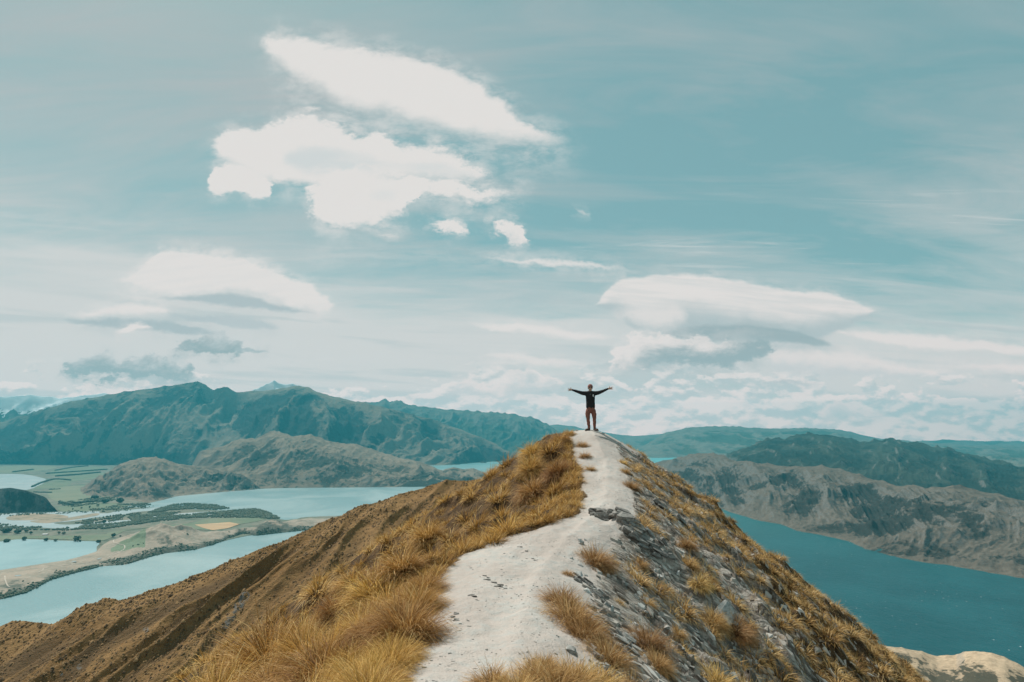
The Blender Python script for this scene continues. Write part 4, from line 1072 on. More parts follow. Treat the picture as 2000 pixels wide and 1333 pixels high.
def build_tussocks():
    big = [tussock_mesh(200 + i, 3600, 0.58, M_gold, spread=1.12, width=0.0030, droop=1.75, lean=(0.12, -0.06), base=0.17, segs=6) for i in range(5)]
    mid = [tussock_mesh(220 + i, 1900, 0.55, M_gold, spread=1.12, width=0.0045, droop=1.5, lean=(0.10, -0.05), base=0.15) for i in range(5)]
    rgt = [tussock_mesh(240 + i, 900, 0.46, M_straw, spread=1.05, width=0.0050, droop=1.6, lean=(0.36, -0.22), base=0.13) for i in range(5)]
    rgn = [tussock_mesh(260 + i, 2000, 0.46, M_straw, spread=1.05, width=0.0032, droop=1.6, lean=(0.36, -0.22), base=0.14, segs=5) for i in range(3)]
    r = np.random.RandomState(77)
    def tus(x, y, sc, meshes, sz=1.0, lab="golden tussock among the dense tussocks on the left slope", grp="tussocks on the left slope", fol=0.5):
        z = float(ridge_h(np.array([x]), np.array([y]))[0])
        o = obj("grass_tussock", meshes[r.randint(len(meshes))], None, (x, y, z - 0.02), label=lab, category="tussock", group=grp)
        o.rotation_euler = place_rot(x, y, fol, r.uniform(-0.9, 0.9))
        o.scale = (sc, sc, sc * sz)
        return o
    taken = []
    def where(y):
        for lim, txt in ((4.6, "nearest to the viewer"), (6.2, "beside the broad lower path"), (8.0, "before the widest path"), (10.0, "where the path is widest"),
                         (12.2, "level with the path bend"), (14.5, "just above the path bend"), (17.0, "level with the narrow upper path"), (19.5, "below the summit shoulder")):
            if y < lim: return txt
        return "on the summit shoulder"
    def free(x, y, d):
        for a, b_, c in taken:
            if (a - x) ** 2 + (b_ - y) ** 2 < (d * c) ** 2: return False
        return True
    # --- single ones that can be pointed out -------------------------
    special = [
        (1162, 1100, 1.00, rgn, "large shaggy tussock hanging over a dark hollow right of the path bend"),
        (1248, 1104, 0.62, rgt, "small round tussock with dark base on the scree, up and right of the shaggy one"),
        (1109, 1124, 0.35, rgt, "tiny brown tuft at the path edge left of the slate beds"),
        (1096, 1182, 0.85, rgn, "tussock at the head of the row along the lower path edge"),
        (1116, 1216, 1.00, rgn, "tussock with long pale blades in the middle of the row by the lower path"),
        (1142, 1247, 0.85, rgn, "tussock with black shade beneath, last of the row by the lower path"),
        (1298, 1154, 0.55, rgt, "small upright orange tussock alone on the grey scree"),
        (1262, 1178, 0.50, rgt, "low flattened tuft below a bare slate slab on the scree"),
        (1264, 1262, 0.85, rgn, "bright fan-shaped tussock near the lower edge, right of the path"),
        (1283, 1300, 0.60, rgn, "dark drooping tussock just below the bright fan-shaped one"),
        (1345, 1106, 0.80, rgt, "golden tussock on the scree in line with the summit rocks"),
        (1342, 1068, 0.75, rgt, "leaning tussock below the dark slate outcrop"),
        (1366, 1148, 0.70, rgt, "pair-like double tussock midway down the right slope"),
        (1390, 1215, 0.85, rgn, "thick golden tussock on the left side of the pale boulder"),
        (1438, 1235, 0.95, rgn, "wide tussock spilling over black shade below the pale boulder"),
        (1324, 1238, 0.45, rgt, "small reddish tuft on the lower scree"),
        (1137, 872, 0.80, rgt, "upper of three low tussocks beside the path under the summit"),
        (1142, 893, 0.72, rgt, "middle of three low tussocks beside the path under the summit"),
        (1152, 918, 0.60, rgt, "lowest and smallest of three low tussocks beside the path"),
        (1216, 905, 0.60, rgt, "dark tussock on the right path edge below the summit"),
        (1220, 922, 0.62, rgt, "second tussock down the right path edge below the summit"),
        (1232, 952, 0.85, rgt, "large round tussock on the right where the upper path widens"),
        (965, 926, 0.92, mid, "lone spiky tussock standing highest against the far lake"),
        (1042, 888, 1.35, mid, "tallest bushy tussock on the left skyline below the summit"),
        (1038, 918, 1.35, mid, "bushy tussock with dark heart just below the tallest one"),
        (1092, 925, 1.30, mid, "round tussock with a dark hollow left of the upper path"),
        (1095, 862, 1.00, mid, "tussock on the left shoulder just under the summit"),
        (1112, 850, 0.70, mid, "small tussock at the left foot of the summit knob"),
    ]
    for px, py, sc, ms, lab in special:
        h = hit_ridge(px, py)
        if h is None: continue
        # the root sits a little below and before the middle of the tuft
        taken.append((h[0], h[1], sc))
        tus(h[0], h[1], sc, ms, 1.0, lab, None)
    # the clump across the bottom edge of the picture
    for i, (px, py, sc) in enumerate([(960, 1345, 0.62), (1010, 1362, 0.6), (1050, 1330, 0.62), (1085, 1352, 0.75), (1120, 1345, 0.8), (1160, 1352, 0.8), (1195, 1362, 0.7), (1065, 1305, 0.42), (1230, 1372, 0.7)]):
        h = hit_ridge(px, py, 1.5)
        if h is None: continue
        taken.append((h[0], h[1], sc))
        labs = ["spiky tussock at the left end of the nearest clump, on the path itself", "low tussock second from the left in the nearest clump", "upright tussock third from the left in the nearest clump",
                "broad tussock in the middle of the nearest clump", "broad pale tussock just right of the middle of the nearest clump", "wide tussock third from the right in the nearest clump",
                "tussock second from the right in the nearest clump", "small tuft standing up behind the middle of the nearest clump", "tussock at the right end of the nearest clump"]
        tus(h[0], h[1], sc, rgn, 1.0, labs[i], "tussocks of the nearest clump")
    # --- left slope --------------------------------------------------
    cnt = 0; far = []
    cand = []
    for _ in range(30000):
        y = 2.6 + 21.0 * r.uniform(0, 1) ** 0.95
        s = -(PATH_L(y) + 0.10 + 14.0 * r.uniform(0, 1) ** 1.5)
        cand.append((float(XC(y) + s), y, -s - float(PATH_L(y))))
    for x, y, e in cand:
        sc = 0.70 + 0.75 * r.uniform() ** 1.2
        if e < 0.7: sc *= 0.62
        if y > 19 and e < 1.4: sc *= 0.75
        hump = float(ridged(np.array([x / 1.9]), np.array([y / 1.9]), 2, 0.4, seed=131)[0])
        if hump < 0.22 and e > 0.8: continue
        sc *= 0.80 + 0.45 * hump
        sc *= 1.0 + 0.45 * float(perlin(x / 2.0, y / 2.0, 9))
        if y > 20.6 and e < 0.8: continue
        if not free(x, y, 0.34 if e < 0.8 else (0.50 if y < 8 else 0.54)): continue
        taken.append((x, y, 1.0 * sc + 0.12))
        d = math.hypot(x, y)
        far.append((sc / d, x, y, sc, d))
    far.sort(reverse=True)
    near_l, rest_l = far[:155], far[155:2400]
    for _, x, y, sc, d in near_l:
        e = -(x - float(XC(y))) - float(PATH_L(y))
        zone = "by the path edge" if e < 0.9 else ("in the middle of the left slope" if e < 2.4 else "far down the left slope")
        dist = where(y)
        tus(x, y, sc, big if d < 8.5 else mid, 1.0 + 0.15 * r.normal(), "%s golden tussock %s, %s" % ("very large" if sc > 1.2 else ("large" if sc > 0.95 else ("middling" if sc > 0.7 else "small")), zone, dist))
    # --- right slope -------------------------------------------------
    cand = []; farr = []
    for _ in range(30000):
        y = 3.0 + 21.5 * r.uniform(0, 1) ** 0.9
        s = 0.85 + 11.0 * r.uniform(0, 1) ** 1.0
        x = float(XC(y) + s)
        dens = float(smooth01(np.array((s - 1.6) / 3.6))) * 0.9 + 0.05
        dens += 0.45 * float(smooth01(np.array((y - 13) / 4))) + 0.35 * float(smooth01(np.array((s - 3.2) / 1.5))) + 0.9 * float(perlin(x / 1.1, y / 1.1, 16)) - 0.12
        if r.uniform() > dens: continue
        sc = 0.32 + 0.60 * r.uniform() ** 1.3 + 0.25 * float(smooth01(np.array((s - 3) / 2.0)))
        if y > 19.5 and s < 1.4: continue
        if not free(x, y, 0.40): continue
        taken.append((x, y, sc + 0.05)); d = math.hypot(x, y)
        farr.append((sc / d, x, y, sc, d))
    farr.sort(reverse=True)
    near_r, rest_r = farr[:105], farr[105:2600]
    for _, x, y, sc, d in near_r:
        e = x - float(XC(y))
        zone = "beside the path" if e < 2.0 else ("on the middle of the scree" if e < 4.5 else "far down the right slope")
        dist = where(y)
        tus(x, y, sc, (mid if e > 3.4 else (rgn if d < 8 else rgt)), 1.0, "%s straw-coloured tussock %s, %s" % ("large" if sc > 0.75 else ("middling" if sc > 0.5 else "small"), zone, dist), "tussocks on the right slope", 0.65)
    print("TUSSOCKS", len(near_l), len(rest_l), len(near_r), len(rest_r))
    # --- the remaining tussocks and the thin grass between ------------
    def merged(name, pts, mat, blades, length, width, label, segs=3, fol=0.5, lean=(0.3, -0.2), base=0.15, spread=1.0):
        Vs, F4s, F3s, ts, hs = [], [], [], [], []; o = 0
        pats = [tussock_arrays(np.random.RandomState(500 + i), blades, length, spread=spread, width=width, lean=lean, base=base, segs=segs) for i in range(6)]
        P = np.array([(p[1], p[2]) for p in pts]); Zp = ridge_h(P[:, 0], P[:, 1])
        e = 0.25
        hx = (ridge_h(P[:, 0] + e, P[:, 1]) - ridge_h(P[:, 0] - e, P[:, 1])) / (2 * e); hy = (ridge_h(P[:, 0], P[:, 1] + e) - ridge_h(P[:, 0], P[:, 1] - e)) / (2 * e)
        for i, p in enumerate(pts):
            V, F4, F3, t, h = pats[i % 6]
            a = r.uniform(-0.9, 0.9); c, s_ = math.cos(a), math.sin(a)
            q = V * p[3]
            q = np.stack([q[:, 0] * c - q[:, 1] * s_, q[:, 0] * s_ + q[:, 1] * c, q[:, 2]], -1)
            q[:, 2] += (q[:, 0] * hx[i] + q[:, 1] * hy[i]) * fol
            q += (p[1], p[2], Zp[i] - 0.01)
            Vs.append(q); F4s.append(F4 + o); F3s.append(F3 + o); ts.append(np.clip(t + r.normal(0, 0.08), 0, 1)); hs.append(h); o += len(V)
        fs = [np.concatenate(F4s), np.concatenate(F3s)] if segs > 1 else np.concatenate(F3s)
        me = mesh_from(name, np.concatenate(Vs), fs if segs > 1 else [fs], mat, True, {'tint': np.concatenate(ts), 'height': np.concatenate(hs)})
        obj(name, me, kind='stuff', label=label)
    if rest_l: merged("distant_tussocks", rest_l, M_gold, 260, 0.55, 0.0075, "remaining golden tussocks down the left slope", 2)
    if rest_r: merged("distant_tussocks", rest_r, M_straw, 200, 0.46, 0.0080, "remaining straw tussocks down the right slope", 2)
    under = []
    for _ in range(2400):
        y = 2.4 + 20.5 * r.uniform() ** 1.1
        s = -(PATH_L(y) + 0.02 + 7.5 * r.uniform() ** 1.5)
        under.append((0, float(XC(y) + s), y, 0.5 + 0.6 * r.uniform()))
    merged("low_grass", under, M_straw, 26, 0.26, 0.0042, "thin dry grass between the golden tussocks", 2, 0.8, (0.5, -0.5), 0.2, 1.3)
    under = []
    for _ in range(9000):
        y = 3.0 + 20.5 * r.uniform() ** 1.0
        s = 0.9 + 10 * r.uniform() ** 1.1; x = float(XC(y) + s)
        if float(perlin(x / 0.8, y / 0.8, 36)) + 0.3 * min(1, (s - 2) / 4) + 0.25 * (y > 14) < r.uniform(-0.1, 0.5): continue
        under.append((0, x, y, 0.4 + 0.6 * r.uniform()))
    merged("low_grass", under, M_straw, 26, 0.17, 0.0040, "thin dry grass in the cracks of the right slope", 2, 0.9, (0.6, -0.4), 0.12, 1.2)
build_tussocks()

# ------------------------------------------------------------------ rocks
def rock_mat(name, a, b_, sc=14.0):
    m, T, b, out = new_mat(name)
    tc = T.n.new('ShaderNodeTexCoord').outputs['Object']
    st = T.n.new('ShaderNodeMapping'); T.put(st.inputs[0], tc); st.inputs['Scale'].default_value = (1.0, 2.0, 7.0)
    n1 = T.noise(st.outputs[0], sc * 0.5, 5, 0.65, 0.3); n2 = T.noise(tc, sc * 3, 4, 0.6)
    c = T.mix(T.ss(n1, 0.35, 0.65), a, b_)
    c = T.mix(T.mul(T.ss(n2, 0.55, 0.68), 0.5), c, (0.50, 0.50, 0.46))
    oi = T.n.new('ShaderNodeObjectInfo'); hsv = T.n.new('ShaderNodeHueSaturation')
    T.put(hsv.inputs['Value'], T.lin(oi.outputs['Random'], 0, 1, 0.75, 1.2)); T.put(hsv.inputs['Color'], c)
    T.put(b.inputs['Base Color'], hsv.outputs[0]); b.inputs['Roughness'].default_value = 0.85
    bump(T, b, T.add(n1, T.mul(n2, 0.4)), 0.02, 0.9)
    return m
M_slate = rock_mat("dark_slate", (0.10, 0.095, 0.085), (0.25, 0.24, 0.215))
M_schist = rock_mat("grey_schist", (0.20, 0.195, 0.175), (0.42, 0.41, 0.375))
M_pale = rock_mat("pale_rock", (0.34, 0.335, 0.31), (0.52, 0.515, 0.48))

def hull_mesh(name, r, dims, n, mat, flat=0.0, smooth=False):
    pts = []
    for _ in range(n):
        p = np.array([r.uniform(-1, 1), r.uniform(-1, 1), r.uniform(-1, 1)])
        p = np.sign(p) * np.abs(p) ** (1 - 0.6 * flat)
        pts.append(p * dims * (1 - 0.25 * abs(p[0])))
    bm = bmesh.new()
    for p in pts: bm.verts.new(p)
    bmesh.ops.convex_hull(bm, input=bm.verts[:])
    for v in [v for v in bm.verts if not v.link_faces]: bm.verts.remove(v)
    bmesh.ops.triangulate(bm, faces=bm.faces[:])
    me = bpy.data.meshes.new(name); bm.to_mesh(me); bm.free(); me.materials.append(mat)
    return me

def build_rocks():
    r = np.random.RandomState(5)
    slabs = [hull_mesh("slab", r, np.array([0.25, 0.15, 0.055]), 18, M_slate if i % 2 else M_schist, 0.6) for i in range(8)]
    stones = [hull_mesh("stone", r, np.array([0.10, 0.08, 0.045]), 13, M_schist if i % 3 else M_pale, 0.4) for i in range(9)]
    def frame(x, y, roll=0.0, yaw=0.0, tilt=0.0):
        """axes with X running down the fall line to the right"""
        nrm = normal_at(x, y, 0.4)
        dn = Vector((1, -0.25, 0)); dn = (dn - nrm * dn.dot(nrm)).normalized()
        side = nrm.cross(dn)
        M = Matrix((dn, side, nrm)).transposed()
        return (M @ Matrix.Rotation(yaw, 3, 'Z') @ Matrix.Rotation(roll, 3, 'X') @ Matrix.Rotation(tilt, 3, 'Y')).to_euler()
    def outcrop(px0, py0, px1, py1, n, label, sc=1.0, width=0.35, meshes=None, lift=0.02, name="rock_outcrop"):
        a = hit_ridge(px0, py0); b_ = hit_ridge(px1, py1)
        if a is None or b_ is None: print("NO HIT", label); return
        root = empty(name, tuple(a), label=label, category="rock outcrop")
        for i in range(n):
            f = (i + r.uniform(0, 0.9)) / n
            x = a[0] * (1 - f) + b_[0] * f + r.uniform(-width, width) * 0.5; y = a[1] * (1 - f) + b_[1] * f + r.uniform(-width, width)
            z = float(ridge_h(np.array([x]), np.array([y]))[0])
            s = sc * r.uniform(0.55, 1.15)
            o = obj("slab", (meshes or slabs)[r.randint(len(meshes or slabs))], root)
            o.matrix_parent_inverse = Matrix()
            o.location = (x - a[0], y - a[1], z - a[2] + lift * r.uniform(-0.5, 1.2))
            o.rotation_euler = frame(x, y, r.uniform(-0.75, -0.05), r.normal(0, 0.16), r.normal(0, 0.08))
            o.scale = (s * r.uniform(0.8, 1.3), s * r.uniform(0.7, 1.3), s * r.uniform(0.8, 1.8))
    outcrop(1166, 1001, 1250, 1045, 50, "dark jagged slate outcrop under the upper path bend", 1.05, 0.20, slabs[1::2], 0.04)
    outcrop(1235, 1020, 1300, 1075, 18, "long broken slate ledge running down from the path bend", 0.75, 0.30, slabs[1::2], 0.05)
    outcrop(1275, 985, 1340, 1030, 16, "slanting dark slabs among grass right of the upper path", 0.9, 0.3, slabs[1::2], 0.06)
    outcrop(1165, 1196, 1240, 1290, 26, "row of tilted grey slate slabs beside the lower tussock row", 0.55, 0.26, None, 0.02)
    outcrop(1125, 1130, 1185, 1180, 18, "thin dark slate edges showing in the scree by the path", 0.40, 0.22, slabs[1::2], 0.0)
    outcrop(1495, 1062, 1560, 1100, 16, "dark rocks breaking the right skyline above the lake", 1.2, 0.4, slabs[1::2], 0.16)
    outcrop(1570, 1112, 1612, 1150, 12, "dark rock rib lower on the right skyline", 1.1, 0.35, slabs[1::2], 0.14)
    outcrop(1330, 1210, 1370, 1260, 12, "grey slabs on the scree left of the pale boulder", 0.5, 0.3, None, 0.02)
    outcrop(1010, 1068, 1050, 1098, 10, "patch of dark slate splinters in the path surface, farther up", 0.17, 0.16, slabs[::2], -0.004)
    outcrop(945, 1128, 985, 1150, 10, "patch of dark slate splinters in the middle of the path", 0.20, 0.10, slabs, -0.004)
    outcrop(920, 1160, 940, 1176, 5, "single dark slate splinters left in the path", 0.22, 0.05, slabs[1::2], -0.003)
    outcrop(880, 1205, 915, 1222, 8, "greenish slate patch near the left path edge", 0.20, 0.12, slabs[::2], -0.004)
    def stone(px, py, s, label, mesh=None, grp=None, cat="stone", nm="stone", sq=1.0):
        h = hit_ridge(px, py)
        if h is None: return
        o = obj(nm, mesh or stones[r.randint(len(stones))], None, (h[0], h[1], h[2] + 0.012 * s), label=label, category=cat, group=grp)
        o.rotation_euler = frame(h[0], h[1], r.normal(0, 0.3), r.uniform(-3, 3), r.normal(0, 0.2)); o.scale = (s, s, s * sq)
    bould = hull_mesh("boulder", r, np.array([0.40, 0.24, 0.10]), 34, M_schist, 0.5)
    stone(1418, 1203, 0.9, "pale flat-topped boulder among the tussocks on the right slope", bould, None, "boulder", "boulder", 0.8)
    stone(1408, 1212, 0.9, "small pale stone leaning on the flat boulder")
    stone(1257, 1153, 1.0, "white stone lying alone in the middle of the scree")
    stone(1243, 1168, 0.7, "pale stone just below the white one on the scree")
    stone(1127, 842, 0.9, "small dark stone left of the standing man's feet")
    stone(1171, 841, 1.3, "flat dark stone right of the standing man's feet", None, None, "stone", "stone", 0.7)
    stone(1178, 848, 0.9, "white stone just below the summit, right of the man")
    stone(1186, 846, 1.2, "dark ledge stone on the right shoulder of the summit")
    for i in range(130):                                    # stones strewn over the scree
        px = r.uniform(1110, 1480); py = r.uniform(1010, 1330)
        if py < 1010 + (px - 1130) * 0.35: continue
        stone(px, py, r.uniform(0.35, 1.0) ** 1.3, "loose grey stone lying on the scree", None, "loose stones on the scree")
    # chips and grit, far too many to count
    def chips(name, N, ys, ss0, ss1, size, mat, label, gate=None):
        y = r.uniform(0, 1, N) ** 1.25 * (ys[1] - ys[0]) + ys[0]
        s = r.uniform(0, 1, N) * (ss1 - ss0) + ss0
        x = XC(y) + s
        g = fbm(x / 0.9, y / 0.9, 3, seed=140) + r.uniform(-0.35, 0.35, N) > -0.05
        if gate is not None: g &= gate(s, y)
        x, y, s = x[g], y[g], s[g]; N = len(x)
        z = ridge_h(x, y)
        e = 0.12
        hx = (ridge_h(x + e, y) - ridge_h(x - e, y)) / (2 * e); hy = (ridge_h(x, y + e) - ridge_h(x, y - e)) / (2 * e)
        pat = []
        for _ in range(12):
            a = r.uniform(0, 6.28); k = 5
            th = np.sort(r.uniform(0, 6.28, k))
            rr = r.uniform(0.6, 1.0, k)
            top = np.stack([np.cos(th) * rr, np.sin(th) * rr * 0.55, 0.30 + r.uniform(0, 0.15, k)], -1)
            bot = top * (1.15, 1.15, 0) - (0, 0, 0.4)
            pat.append(np.concatenate([top, bot]))
        pat = np.array(pat)
        F0 = [(0, 1, 2), (0, 2, 3), (0, 3, 4)] + sum([[(i, 5 + i, 5 + (i + 1) % 5), (i, 5 + (i + 1) % 5, (i + 1) % 5)] for i in range(5)], [])
        F0 = np.array(F0)
        P = pat[r.randint(0, 12, N)]
        a = r.normal(-0.2, 0.5, N); c = np.cos(a)[:, None]; sn = np.sin(a)[:, None]
        sz = (size[0] + (size[1] - size[0]) * r.uniform(0, 1, N) ** 2.5)[:, None]
        qx = (P[..., 0] * c - P[..., 1] * sn) * sz; qy = (P[..., 0] * sn + P[..., 1] * c) * sz
        qz = P[..., 2] * sz + qx * hx[:, None] + qy * hy[:, None] + r.normal(0, 0.25, N)[:, None] * qy
        V = np.stack([x[:, None] + qx, y[:, None] + qy, z[:, None] + qz], -1).reshape(-1, 3)
        F = (F0[None] + (np.arange(N) * 10)[:, None, None]).reshape(-1, 3)
        obj(name, mesh_from(name, V, F, mat, False, {'tint': np.repeat(r.uniform(0, 1, N), 10)}), kind='stuff', label=label)
    def chipm(name, a, b_, c_):
        m, T, b, out = new_mat(name)
        t = T.attr('tint')
        c = T.mix(T.ss(t, 0.0, 0.6), a, b_); c = T.mix(T.ss(t, 0.8, 1.0), c, c_)
        T.put(b.inputs['Base Color'], c); b.inputs['Roughness'].default_value = 0.85
        return m
    chips("scree", 32000, (2.6, 21), 0.70, 9.0, (0.012, 0.105), chipm("scree_chips", (0.13, 0.11, 0.09), (0.40, 0.36, 0.31), (0.60, 0.57, 0.52)), "broken slate chips covering the right slope")
    chips("path_grit", 6000, (2.3, 21), -1.3, 1.3, (0.004, 0.020), chipm("grit_chips", (0.33, 0.30, 0.27), (0.45, 0.42, 0.385), (0.52, 0.50, 0.47)), "small stones and grit scattered over the path")
build_rocks()

# ------------------------------------------------------------------ trees, scrub and a barn on the plain
def leaf_mat(name, a, b_):
    m, T, b, out = new_mat(name)
    p = T.n.new('ShaderNodeNewGeometry').outputs['Position']
    c = T.mix(T.ss(T.noise(p, 0.08, 4, 0.7), 0.35, 0.65), a, b_)
    T.put(b.inputs['Base Color'], c); b.inputs['Roughness'].default_value = 0.9
    return m
M_bush = leaf_mat("scrub_leaves", (0.055, 0.075, 0.045), (0.13, 0.145, 0.09))
M_tree = leaf_mat("tree_leaves", (0.018, 0.034, 0.020), (0.05, 0.072, 0.038))
M_willow = leaf_mat("willow_leaves", (0.09, 0.10, 0.06), (0.15, 0.155, 0.10))
M_bark = plain("bark", (0.10, 0.08, 0.06), 0.9)

_ico = None
def ico(sub=1):
    bm = bmesh.new(); bmesh.ops.create_icosphere(bm, subdivisions=sub, radius=1.0)
    V = np.array([v.co[:] for v in bm.verts]); F = np.array([[v.index for v in f.verts] for f in bm.faces]); bm.free()
    return V, F
def blobs(P, S, r, sq=0.9, rough=0.35, sub=1):
    V0, F0 = ico(sub); n = len(P); k = len(V0)
    V = V0[None] * (1 + r.uniform(-rough, rough, (n, k, 1)))
    V = V * np.stack([S, S, S * sq], -1)[:, None, :] + P[:, None, :]
    F = (F0[None] + (np.arange(n) * k)[:, None, None]).reshape(-1, 3)
    return V.reshape(-1, 3), F

def build_far_plants():
    r = np.random.RandomState(9)
    from math import pi
    def inside(poly, x, y):
        n = len(poly); c = np.zeros(len(x), bool); j = n - 1
        for i in range(n):
            xi, yi = poly[i]; xj, yj = poly[j]
            c ^= ((yi > y) != (yj > y)) & (x < (xj - xi) * (y - yi) / (yj - yi + 1e-9) + xi); j = i
        return c
    def scrub(polys, N, size, label, mat, lvl=4.0, gate=0.0, name="scrub"):
        Ps = []
        for poly, w in polys:
            q = on_water(np.array([p[0] for p in poly]), np.array([p[1] for p in poly]))[:, :2]
            n = int(N * w); x = r.uniform(q[:, 0].min(), q[:, 0].max(), n * 4); y = r.uniform(q[:, 1].min(), q[:, 1].max(), n * 4)
            ok = inside(q, x, y) & (perlin(x / 90, y / 140, 41) + r.uniform(-0.3, 0.3, len(x)) > gate)
            x, y = x[ok][:n], y[ok][:n]
            Ps.append(np.stack([x, y, np.full(len(x), WATER_Z + lvl)], -1))
        P = np.concatenate(Ps); S = r.uniform(size[0], size[1], len(P))
        P[:, 2] += S * 0.5
        V, F = blobs(P, S, r, 1.0, 0.35)
        obj(name, mesh_from(name, V, F, mat, True), kind='stuff', label=label)
    scrub([([(150, 1035), (160, 1028), (230, 1023), (330, 1009), (400, 1003), (454, 998), (500, 994), (528, 1003), (548, 1014), (530, 1015), (500, 1013), (450, 1012), (380, 1012), (300, 1021), (210, 1034)], 0.62),
           ([(290, 1002), (310, 994), (339, 986), (370, 984), (420, 987), (450, 994), (420, 997), (380, 995), (330, 998), (300, 1003)], 0.25),
           ([(250, 1012), (300, 1004), (355, 1001), (330, 1009), (260, 1020)], 0.13)], 7000, (4, 9), "dense green scrub along the river mouth", M_bush, gate=-0.35)
    scrub([([(-60, 1024), (0, 1024), (30, 1028), (110, 1032), (160, 1033), (150, 1038), (60, 1036), (0, 1040), (-60, 1040)], 0.3),
           ([(140, 1022), (200, 1010), (300, 1000), (340, 1000), (250, 1014), (180, 1028)], 0.25),
           ([(0, 1004), (120, 1000), (240, 996), (300, 992), (240, 1000), (150, 1003), (0, 1010)], 0.15),
           ([(150, 1000), (240, 985), (290, 984), (300, 990), (250, 995)], 0.2),
           ([(110, 985), (200, 970), (235, 975), (200, 984), (140, 992)], 0.3)], 2600, (4, 8.5), "scattered bushes over the river plain", M_bush, gate=0.05)
    # dark bushes along the peninsula shore
    n, m_ = PEN.shape[:2]
    K = 5200; i = r.randint(40, n - 1, K); v = 1 - r.uniform(0.02, 1, K) ** 2.0 * 0.42
    j = np.clip((v * (m_ - 1)).astype(int), 0, m_ - 2)
    P = PEN[i, j] + r.normal(0, 6, (K, 3)) * (1, 1, 0)
    dens = perlin(P[:, 0] / 120, P[:, 1] / 120, 77) + 1.0 * smooth01((v - 0.84) / 0.08) + r.uniform(-0.3, 0.3, K)
    P = P[(dens > 0.72) & (P[:, 2] > WATER_Z + 1)]
    S = r.uniform(2.5, 6.5, len(P)); P[:, 2] += S * 0.3
    V, F = blobs(P, S, r, 0.9, 0.35)
    obj("scrub", mesh_from("scrub", V, F, M_bush, True), kind='stuff', label="dark bushes along the shore of the narrow peninsula")
    # shelterbelts: rows of trees, each row one hedge
    belts = [([(25, 923), (64, 918)], 9, "short dark shelterbelt, leftmost below the long mountain"),
             ([(107, 920), (140, 914), (171, 911)], 8, "shelterbelt farthest up, against the mountain foot"),
             ([(90, 926), (150, 922), (208, 918)], 9, "longest shelterbelt between the green fields"),
             ([(108, 931), (150, 928), (195, 923.5)], 9, "shelterbelt below the longest one"),
             ([(62, 952), (80, 944), (107, 937), (138, 939)], 8, "shelterbelt curving along the pale riverbed"),
             ([(115, 982), (142, 988)], 8, "short row of trees right of the dark bush hill"),
             ([(135, 985), (180, 981), (215, 977)], 8, "long row of dark trees on the green strip"),
             ([(66, 962), (100, 963)], 5, "thin hedge on the field right of the riverbed"),
             ([(96, 957), (116, 956)], 5, "short thin hedge on the field under the hill")]
    for pts, h, lab in belts:
        q = cat(pts, False, 40)
        P = on_water(q[:, 0], q[:, 1], WATER_Z + 3); L = np.concatenate([[0], np.cumsum(np.linalg.norm(np.diff(P, axis=0), axis=1))])
        c = max(8, int(L[-1] / 9)); t = np.linspace(0, L[-1], c)
        Q = np.stack([np.interp(t, L, P[:, k]) for k in range(3)], -1)
        Q = np.concatenate([Q, Q + (0, 12, 0)]); Q += r.normal(0, 2.5, Q.shape) * (1, 1, 0)
        S = h * 1.5 * r.uniform(0.7, 1.15, len(Q)); Q[:, 2] = WATER_Z + 3 + S * 0.7
        V, F = blobs(Q, S, r, 1.15, 0.3)
        obj("shelterbelt", mesh_from("shelterbelt", V, F, M_tree, True), label=lab, category="tree row", group="shelterbelts on the river plain")
    # single trees
    def tree(px, py, w, h, lab, mat=None, poplar=False):
        B = on_water(px, py, WATER_Z + 4); ppm = F_PX / B[1]
        W = w / ppm * 0.5; H = h / ppm
        root = empty("tree", tuple(B), label=lab, category="tree", group="trees on the river plain")
        bm = bmesh.new(); bmesh.ops.create_cone(bm, segments=7, radius1=H * 0.05, radius2=H * 0.025, depth=H * 0.5, cap_ends=True, matrix=Matrix.Translation((0, 0, H * 0.25)))
        me = bpy.data.meshes.new("trunk"); bm.to_mesh(me); bm.free(); me.materials.append(M_bark)
        obj("trunk", me, root)
        k = 60
        if poplar:
            cx = r.choice(np.linspace(-0.8, 0.8, 5), k) * W; P = np.stack([cx + r.normal(0, W * .06, k), r.normal(0, W * 0.2, k), H * r.uniform(0.12, 0.95, k)], -1)
            S = np.full(k, W * 0.17) * r.uniform(0.7, 1.3, k)
        else:
            d = r.normal(0, 1, (k, 3)); d /= np.linalg.norm(d, axis=1)[:, None]
            P = d * (r.uniform(0.3, 1.0, k) ** 0.5)[:, None] * (W * 0.8, W * 0.8, H * 0.36) + (0, 0, H * 0.55)
            S = W * r.uniform(0.16, 0.34, k)
        V, F = blobs(P, S, r, 1.0, 0.3)
        obj("crown", mesh_from("crown", V, F, mat or M_tree, True), root)
